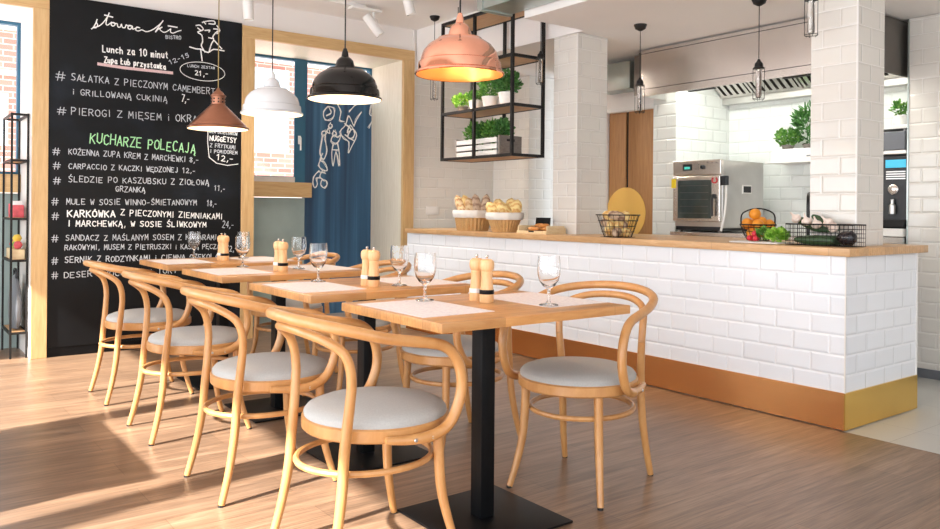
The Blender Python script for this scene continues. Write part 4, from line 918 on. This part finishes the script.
CH = [(1.268, 2.235, 0, 'bentwood armchair with pale grey seat nearest the camera, left side of the row'), (1.253, 3.05, 0, 'second nearest bentwood armchair on the left side of the row'),
      (1.253, 3.97, 0, 'third bentwood armchair on the left side, second before the chalkboard'), (1.255, 4.865, 0, 'farthest bentwood armchair on the left side, right before the chalkboard'),
      (2.290, 2.275, 180+18, 'bentwood armchair at the right of the nearest table, turned slightly, before the brass plinth'), (2.215, 3.03, 180, 'bentwood armchair on the right side of the second table, behind the black column'),
      (2.215, 4.02, 180, 'bentwood armchair on the right side of the third table'), (2.22, 4.915, 180, 'farthest bentwood armchair on the right side, at the far table')]
for i, (x, y, a, lb) in enumerate(CH):
    g = 'bentwood armchairs around the tables'
    if i == 0: ch.location = (x, y, 0); ch.rotation_euler = (0, 0, R_(a)); ch['label'] = lb; ch['group'] = g
    else: dup(ch, (x, y, 0), R_(a), lb, g)

# ================================================================ TABLEWARE
mt0 = None
tn = ['nearest', 'second nearest', 'third', 'farthest']
for i, y in enumerate(TY):
    for k, (dx, dy) in enumerate(((-.262, .03), (.245, -.0))):
        if mt0 is None: mt0 = B(-.143, .143, -.21, .21, 0, .0012).build('placemat', M['paper'], smooth=False); o = mt0
        else: o = mt0.copy(); COL.objects.link(o)
        o.location = (TX+dx, y+dy*(1 if i == 0 else .3), TZ); o.rotation_euler = (0, 0, 0)
        tag(o, 'pale printed paper placemat on the %s side of the %s table' % (('left', 'right')[k], tn[i]), 'placemat', 'paper placemats')
gob = thing('water_goblet', '', 'glass', (0, 0, 0))
MB().lathe([(0, .001), (.033, .001), (.035, .003), (.030, .006), (.010, .010), (.0055, .018), (.0050, .050), (.008, .060), (.022, .070), (.034, .088), (.040, .110), (.0415, .130), (.040, .155), (.0375, .176), (.0366, .176), (.039, .155), (.0403, .130), (.0388, .110), (.033, .090), (.020, .073), (0, .067)], 40).build('bowl_and_foot', M['goblet'], gob)
GP = [(1.613, 2.412, 0, 0), (1.897, 2.052, 0, 1), (1.615, 3.292, 1, 0), (1.828, 2.935, 1, 1), (1.656, 4.330, 2, 0), (1.862, 4.035, 2, 1), (1.662, 5.20, 3, 0), (1.94, 5.06, 3, 1)]
for i, (x, y, ti, sd_) in enumerate(GP):
    lb = 'clear stemmed water goblet, %s one on the %s table' % (('left', 'right')[sd_], tn[ti])
    if i == 0: gob.location = (x, y, TZ+.001); gob['label'] = lb; gob['group'] = 'water goblets'
    else: dup(gob, (x, y, TZ+.001), i*.7, lb, 'water goblets')
prof = [(0, 0), (.0255, 0), (.0265, .004), (.0262, .030), (.0235, .055), (.0205, .085), (.0205, .100), (.0218, .108), (.0205, .110), (.0205, .113), (.0228, .115), (.0265, .125), (.0275, .137), (.0250, .150), (.016, .157), (0, .158)]
def make_mill(dark):
    r = thing('pepper_mill' if dark else 'salt_mill', '', 'mill')
    MB().lathe(prof, 28).build('body', M['mill'], r)
    b_ = MB().lathe([(.0268, .030), (.0272, .031), (.0268, .045), (.0252, .046)], 28).build('label_band', M['black' if dark else 'offwhite'], r)
    MB().lathe([(0, .157), (.004, .157), (.004, .162), (.0065, .166), (.005, .171), (0, .172)], 14).build('knob', M['steel'], r)
    return r
mills = {0: make_mill(False), 1: make_mill(True)}; used = set()
MP = [(1.775, 2.285), (1.715, 3.00), (1.715, 3.955), (1.755, 4.94)]
for ti, (x, y) in enumerate(MP):
    p = Vector((x, y, TZ))
    for k in (0, 1):
        q = p+(R0*-.016+F*.040 if k == 0 else R0*.021-F*.012)
        lb = 'wooden %s mill with a %s band on the %s table' % (('salt', 'pepper')[k], ('white', 'black')[k], tn[ti]); g = 'salt and pepper mills'
        if k not in used: r = mills[k]; r.location = q; r['label'] = lb; r['group'] = g; used.add(k)
        else: dup(mills[k], q, 0, lb, g)

# ================================================================ PENDANT LAMPS
def pendant(name, label, x, y, zr, prof, inner, mout, min_, cordm, zn, power, sc_=1.0):
    r = thing(name, label, 'pendant lamp', (x, y, zr), 0, 'pendant lamps above the tables')
    MB().lathe([(a*sc_, b) for a, b in prof], 64).build('lamp_shade', mout, r)
    MB().lathe([(a*sc_, b) for a, b in inner], 64).build('shade_lining', min_, r)
    MB().tube([(0, 0, zn), (0, 0, HC-.03-zr)], .0035, 8).build('cord', cordm, r)
    MB().lathe([(0, -.03), (.03, -.028), (.05, -.012), (.052, 0), (0, 0)], 24, (0, 0, HC-zr)).build('ceiling_canopy', M['black'], r)
    MB().lathe([(0, .045), (.018, .05), (.030, .068), (.030, .085), (.016, .11), (.013, .13), (0, .13)], 20).build('bulb', M['bulb'], r)
    d = bpy.data.lights.new('lamp_light', 'POINT'); d.energy = power; d.color = (1, .78, .5); d.shadow_soft_size = .03
    o = bpy.data.objects.new('lamp_light', d); COL.objects.link(o); o.parent = r; o.location = (0, 0, .03)
    return r
BELL = [(.176, 0), (.180, .003), (.178, .010), (.168, .016), (.166, .040), (.164, .050), (.157, .054), (.155, .070), (.146, .095), (.126, .120), (.100, .137), (.092, .141), (.088, .147), (.066, .151), (.048, .156), (.044, .172), (.040, .188), (.030, .200), (.018, .208), (.015, .228), (.008, .248), (.0, .252)]
BELLI = [(.174, .001), (.165, .014), (.163, .038), (.153, .052), (.150, .070), (.141, .093), (.121, .117), (.09, .132), (.04, .138), (0, .14)]
pendant('pendant_lamp', 'shiny hammered copper bell pendant lamp, nearest of the four over the tables', 1.86, 2.545, 1.634, BELL, BELLI, M['copper'], M['copperin'], M['cord'], .245, 6)
pendant('pendant_lamp', 'glossy black bell pendant lamp before the bay window', 1.80, 3.40, 1.620, BELL, BELLI, M['blackenamel'], M['shadein'], M['cord'], .245, 6)
pendant('pendant_lamp', 'white enamel bell pendant lamp in front of the left bay window pane', 1.80, 4.275, 1.628, BELL, BELLI, M['whiteenamel'], M['shadein'], M['cord'], .245, 6, .98)
CONE = [(.194, 0), (.198, .004), (.196, .012), (.180, .020), (.178, .030), (.050, .158), (.045, .164), (.045, .214), (.050, .217), (.050, .222), (.042, .228), (.030, .244), (.014, .256), (.008, .272), (0, .275)]
CONEI = [(.192, .001), (.176, .022), (.10, .095), (.045, .14), (0, .145)]
cp_ = pendant('pendant_lamp', 'brown copper cone pendant lamp hanging in front of the chalkboard', 1.80, 5.165, 1.612, CONE, CONEI, M['copper2'], M['shadein'], M['goldcord'], .27, 6)
mb = MB()
for k in range(10):
    a = 2*math.pi*k/10
    for z in (.178, .198): mb.box(.0452*math.cos(a)-.004, .0452*math.cos(a)+.004, .0452*math.sin(a)-.004, .0452*math.sin(a)+.004, z-.005, z+.005)
mb.build('vent_hole', M['frame'], cp_)
# cage pendants
def cage(label, x, y, zt, zb):
    r = thing('cage_pendant', label, 'pendant lamp', (x, y, zb), 0, 'wire cage pendants by the bar')
    H = zt-zb
    MB().lathe([(0, -.045), (.012, -.044), (.036, -.03), (.046, -.006), (.046, 0), (0, 0)], 24, (0, 0, H)).build('ceiling_canopy', M['frame'], r)
    MB().tube([(0, 0, .25), (0, 0, H-.04)], .0028, 6).build('cord', M['cord'], r)
    MB().lathe([(0, .262), (.007, .26), (.013, .245), (.024, .235), (.026, .212), (.036, .206), (.036, .20), (0, .20)], 20).build('socket', M['frame'], r)
    MB().lathe([(0, .02), (.014, .022), (.018, .03), (.018, .19), (.010, .20), (0, .20)], 20).build('tube_bulb', M['goblet'], r)
    MB().tube([(0, 0, .04), (0, 0, .19)], .002, 5).build('filament', M['steel'], r)
    mb = MB()
    for k in range(4):
        a = R_(45+90*k); mb.tube([(.034*math.cos(a), .034*math.sin(a), .202), (.034*math.cos(a), .034*math.sin(a), .012), (.02*math.cos(a), .02*math.sin(a), .003)], .0018, 5)
    mb.tube([(.034*math.cos(a), .034*math.sin(a), .014) for a in [2*math.pi*k/20 for k in range(20)]], .0018, 5, closed=True)
    mb.build('cage', M['frame'], r); return r
cage('small wire cage pendant at the far left, half behind the copper lamp', 3.98, 5.83, HC, 2.065)
cage('small wire cage pendant inside the hanging shelf corner', 4.02, 4.46, HC, 2.042)
cage('small wire cage pendant before the right tiled pillar, cut by the photo top', 4.0, 2.281, LC, 2.035)
cage('small wire cage pendant in front of the hood left end', 4.33, 3.752, LC+.004, 1.785)
cage('small wire cage pendant in front of the middle of the hood', 4.37, 2.833, LC+.004, 1.785)

# ================================================================ TRACK SPOTS
tk = thing('track_rail', 'white ceiling track rail carrying spotlights', 'track', (2.4, 5.88, 2.78))
P_(B(1.3, 3.30, 5.862, 5.898, HC-.028, HC-.0005, .003), 'rail', M['offwhite'], tk)
P_(B(3.16, 3.44, 5.835, 5.925, HC-.05, HC-.0285, .004), 'feed_box', M['offwhite'], tk)
def spot(label, x, y, z, aim):
    r = thing('spotlight', label, 'spotlight', (x, y, z), 0, 'white ceiling spotlights')
    a = Vector(aim).normalized(); rot = a.to_track_quat('Z', 'Y').to_matrix()
    b_ = MB().lathe([(0, -.105), (.036, -.102), (.040, -.095), (.040, .095), (.037, .10), (.034, .085), (0, .08)], 28, (0, 0, -.02), rot=rot).build('spot_body', M['offwhite'], r)
    MB().lathe([(0, .0), (.033, 0), (.033, .003), (0, .003)], 24, Vector((0, 0, -.02))+a*.088, rot=rot).build('lamp_lens', M['shadein'], b_)
    MB().tube([(0, 0, .0), (0, 0, .10), (0, 0, HC-z-.028)], .010, 8).build('stem', M['offwhite'], r)
    MB().tube([(-.042, 0, -.02), (-.044, 0, .03), (0, 0, .045), (.044, 0, .03), (.042, 0, -.02)], .004, 6).build('bracket', M['offwhite'], r)
    d = bpy.data.lights.new('spot_light', 'SPOT'); d.energy = 90; d.color = (1, .9, .78); d.spot_size = R_(95); d.spot_blend = .8; d.shadow_soft_size = .04
    o = bpy.data.objects.new('spot_light', d); COL.objects.link(o); o.parent = r; o.location = Vector((0, 0, -.02))+a*.11; o.rotation_euler = a.to_track_quat('-Z', 'Y').to_euler()
    return r
spot('white cylindrical spotlight left of the black lamp cord, at the photo top', 2.275, 5.88, 2.66, (.05, 0, -1))
spot('white spotlight tilted right beside the black lamp cord', 3.38, 5.88, 2.68, (.5, -.3, -.75))
spot('white spotlight cut by the photo top, above the copper lamp', 3.36, 5.30, 2.755, (.25, -.1, -1))

# ================================================================ RACK IN THE LEFT BAY
rk_ = thing('metal_rack', 'narrow black metal rack with shelves in the left window bay', 'rack', (.82, 6.68, 0))
RX0, RX1, RY0, RY1 = .77, .872, 6.46, 6.90
for x in (RX0, RX1):
    for y in (RY0, RY1): P_(B(x-.007, x+.007, y-.007, y+.007, 0, 1.76), 'post', M['frame'], rk_)
for z in (1.75, 1.42, 1.0, .70, .18):
    fr_ = MB()
    for y in (RY0, RY1): fr_.box(RX0, RX1, y-.008, y+.008, z-.008, z+.008)
    for x in (RX0, RX1): fr_.box(x-.008, x+.008, RY0, RY1, z-.008, z+.008)
    P_(fr_, 'rail', M['frame'], rk_)
    if z < 1.5: P_(B(RX0+.008, RX1-.008, RY0+.008, RY1-.008, z, z+.010), 'shelf_board', M['shelf'], rk_)
for i, (y, w_, h, mt, lb) in enumerate(((6.53, .07, .09, 'colour_a', 'red pack on the middle rack shelf, nearest the room'), (6.62, .06, .12, 'offwhite', 'white pack on the middle rack shelf between two red ones'), (6.72, .07, .10, 'colour_a', 'red pack on the middle rack shelf, deeper in than the white one'))):
    o = B(-.035, .035, -w_/2, w_/2, 0, h, .006).build('pack', M[mt]); o.location = (.82, y, 1.0102); tag(o, lb, 'pack', 'packs on the middle rack shelf')
bx = B(-.040, .040, -.16, .16, 0, .07, .004).build('pine_box', M['pine']); bx.location = (.82, 6.64, .7102); tag(bx, 'low pine box on the lower rack shelf', 'box')
for i, (dy, dz, mt, lb) in enumerate(((-.12, .03, 'colour_a', 'red ball nearest the room on the pine box'), (-.05, .03, 'colour_b', 'green ball on the pine box on the rack'), (.02, .03, 'colour_c', 'yellow ball on the pine box behind the green one'), (-.085, .078, 'colour_c', 'yellow ball topping the heap on the pine box'), (.09, .03, 'colour_a', 'red ball farthest back on the pine box'))):
    o = MB().lathe([(0, -.03), (.02, -.024), (.031, 0), (.02, .024), (0, .03)], 16).build('toy_ball', M[mt]); o.location = (.82, 6.64+dy, .781+dz); tag(o, lb, 'ball', 'coloured balls on the pine box')
bg2 = thing('dark_bag', 'dark blue grey rounded bag lying under the lower rack shelf', 'bag', (.822, 6.66, .191))
MB().lathe([(0, 0), (.12, .01), (.17, .08), (.18, .18), (.14, .30), (.07, .37), (.05, .39), (0, .40)], 32, sx=.22, sy=1.0, rip=.02, ripn=7).build('body', M['greyplastic'], bg2)
MB().tube(catmull([(0, -.06, .37), (0, -.05, .43), (0, .05, .43), (0, .06, .37)], 5), .008, 8).build('handle', M['darkplastic'], bg2)
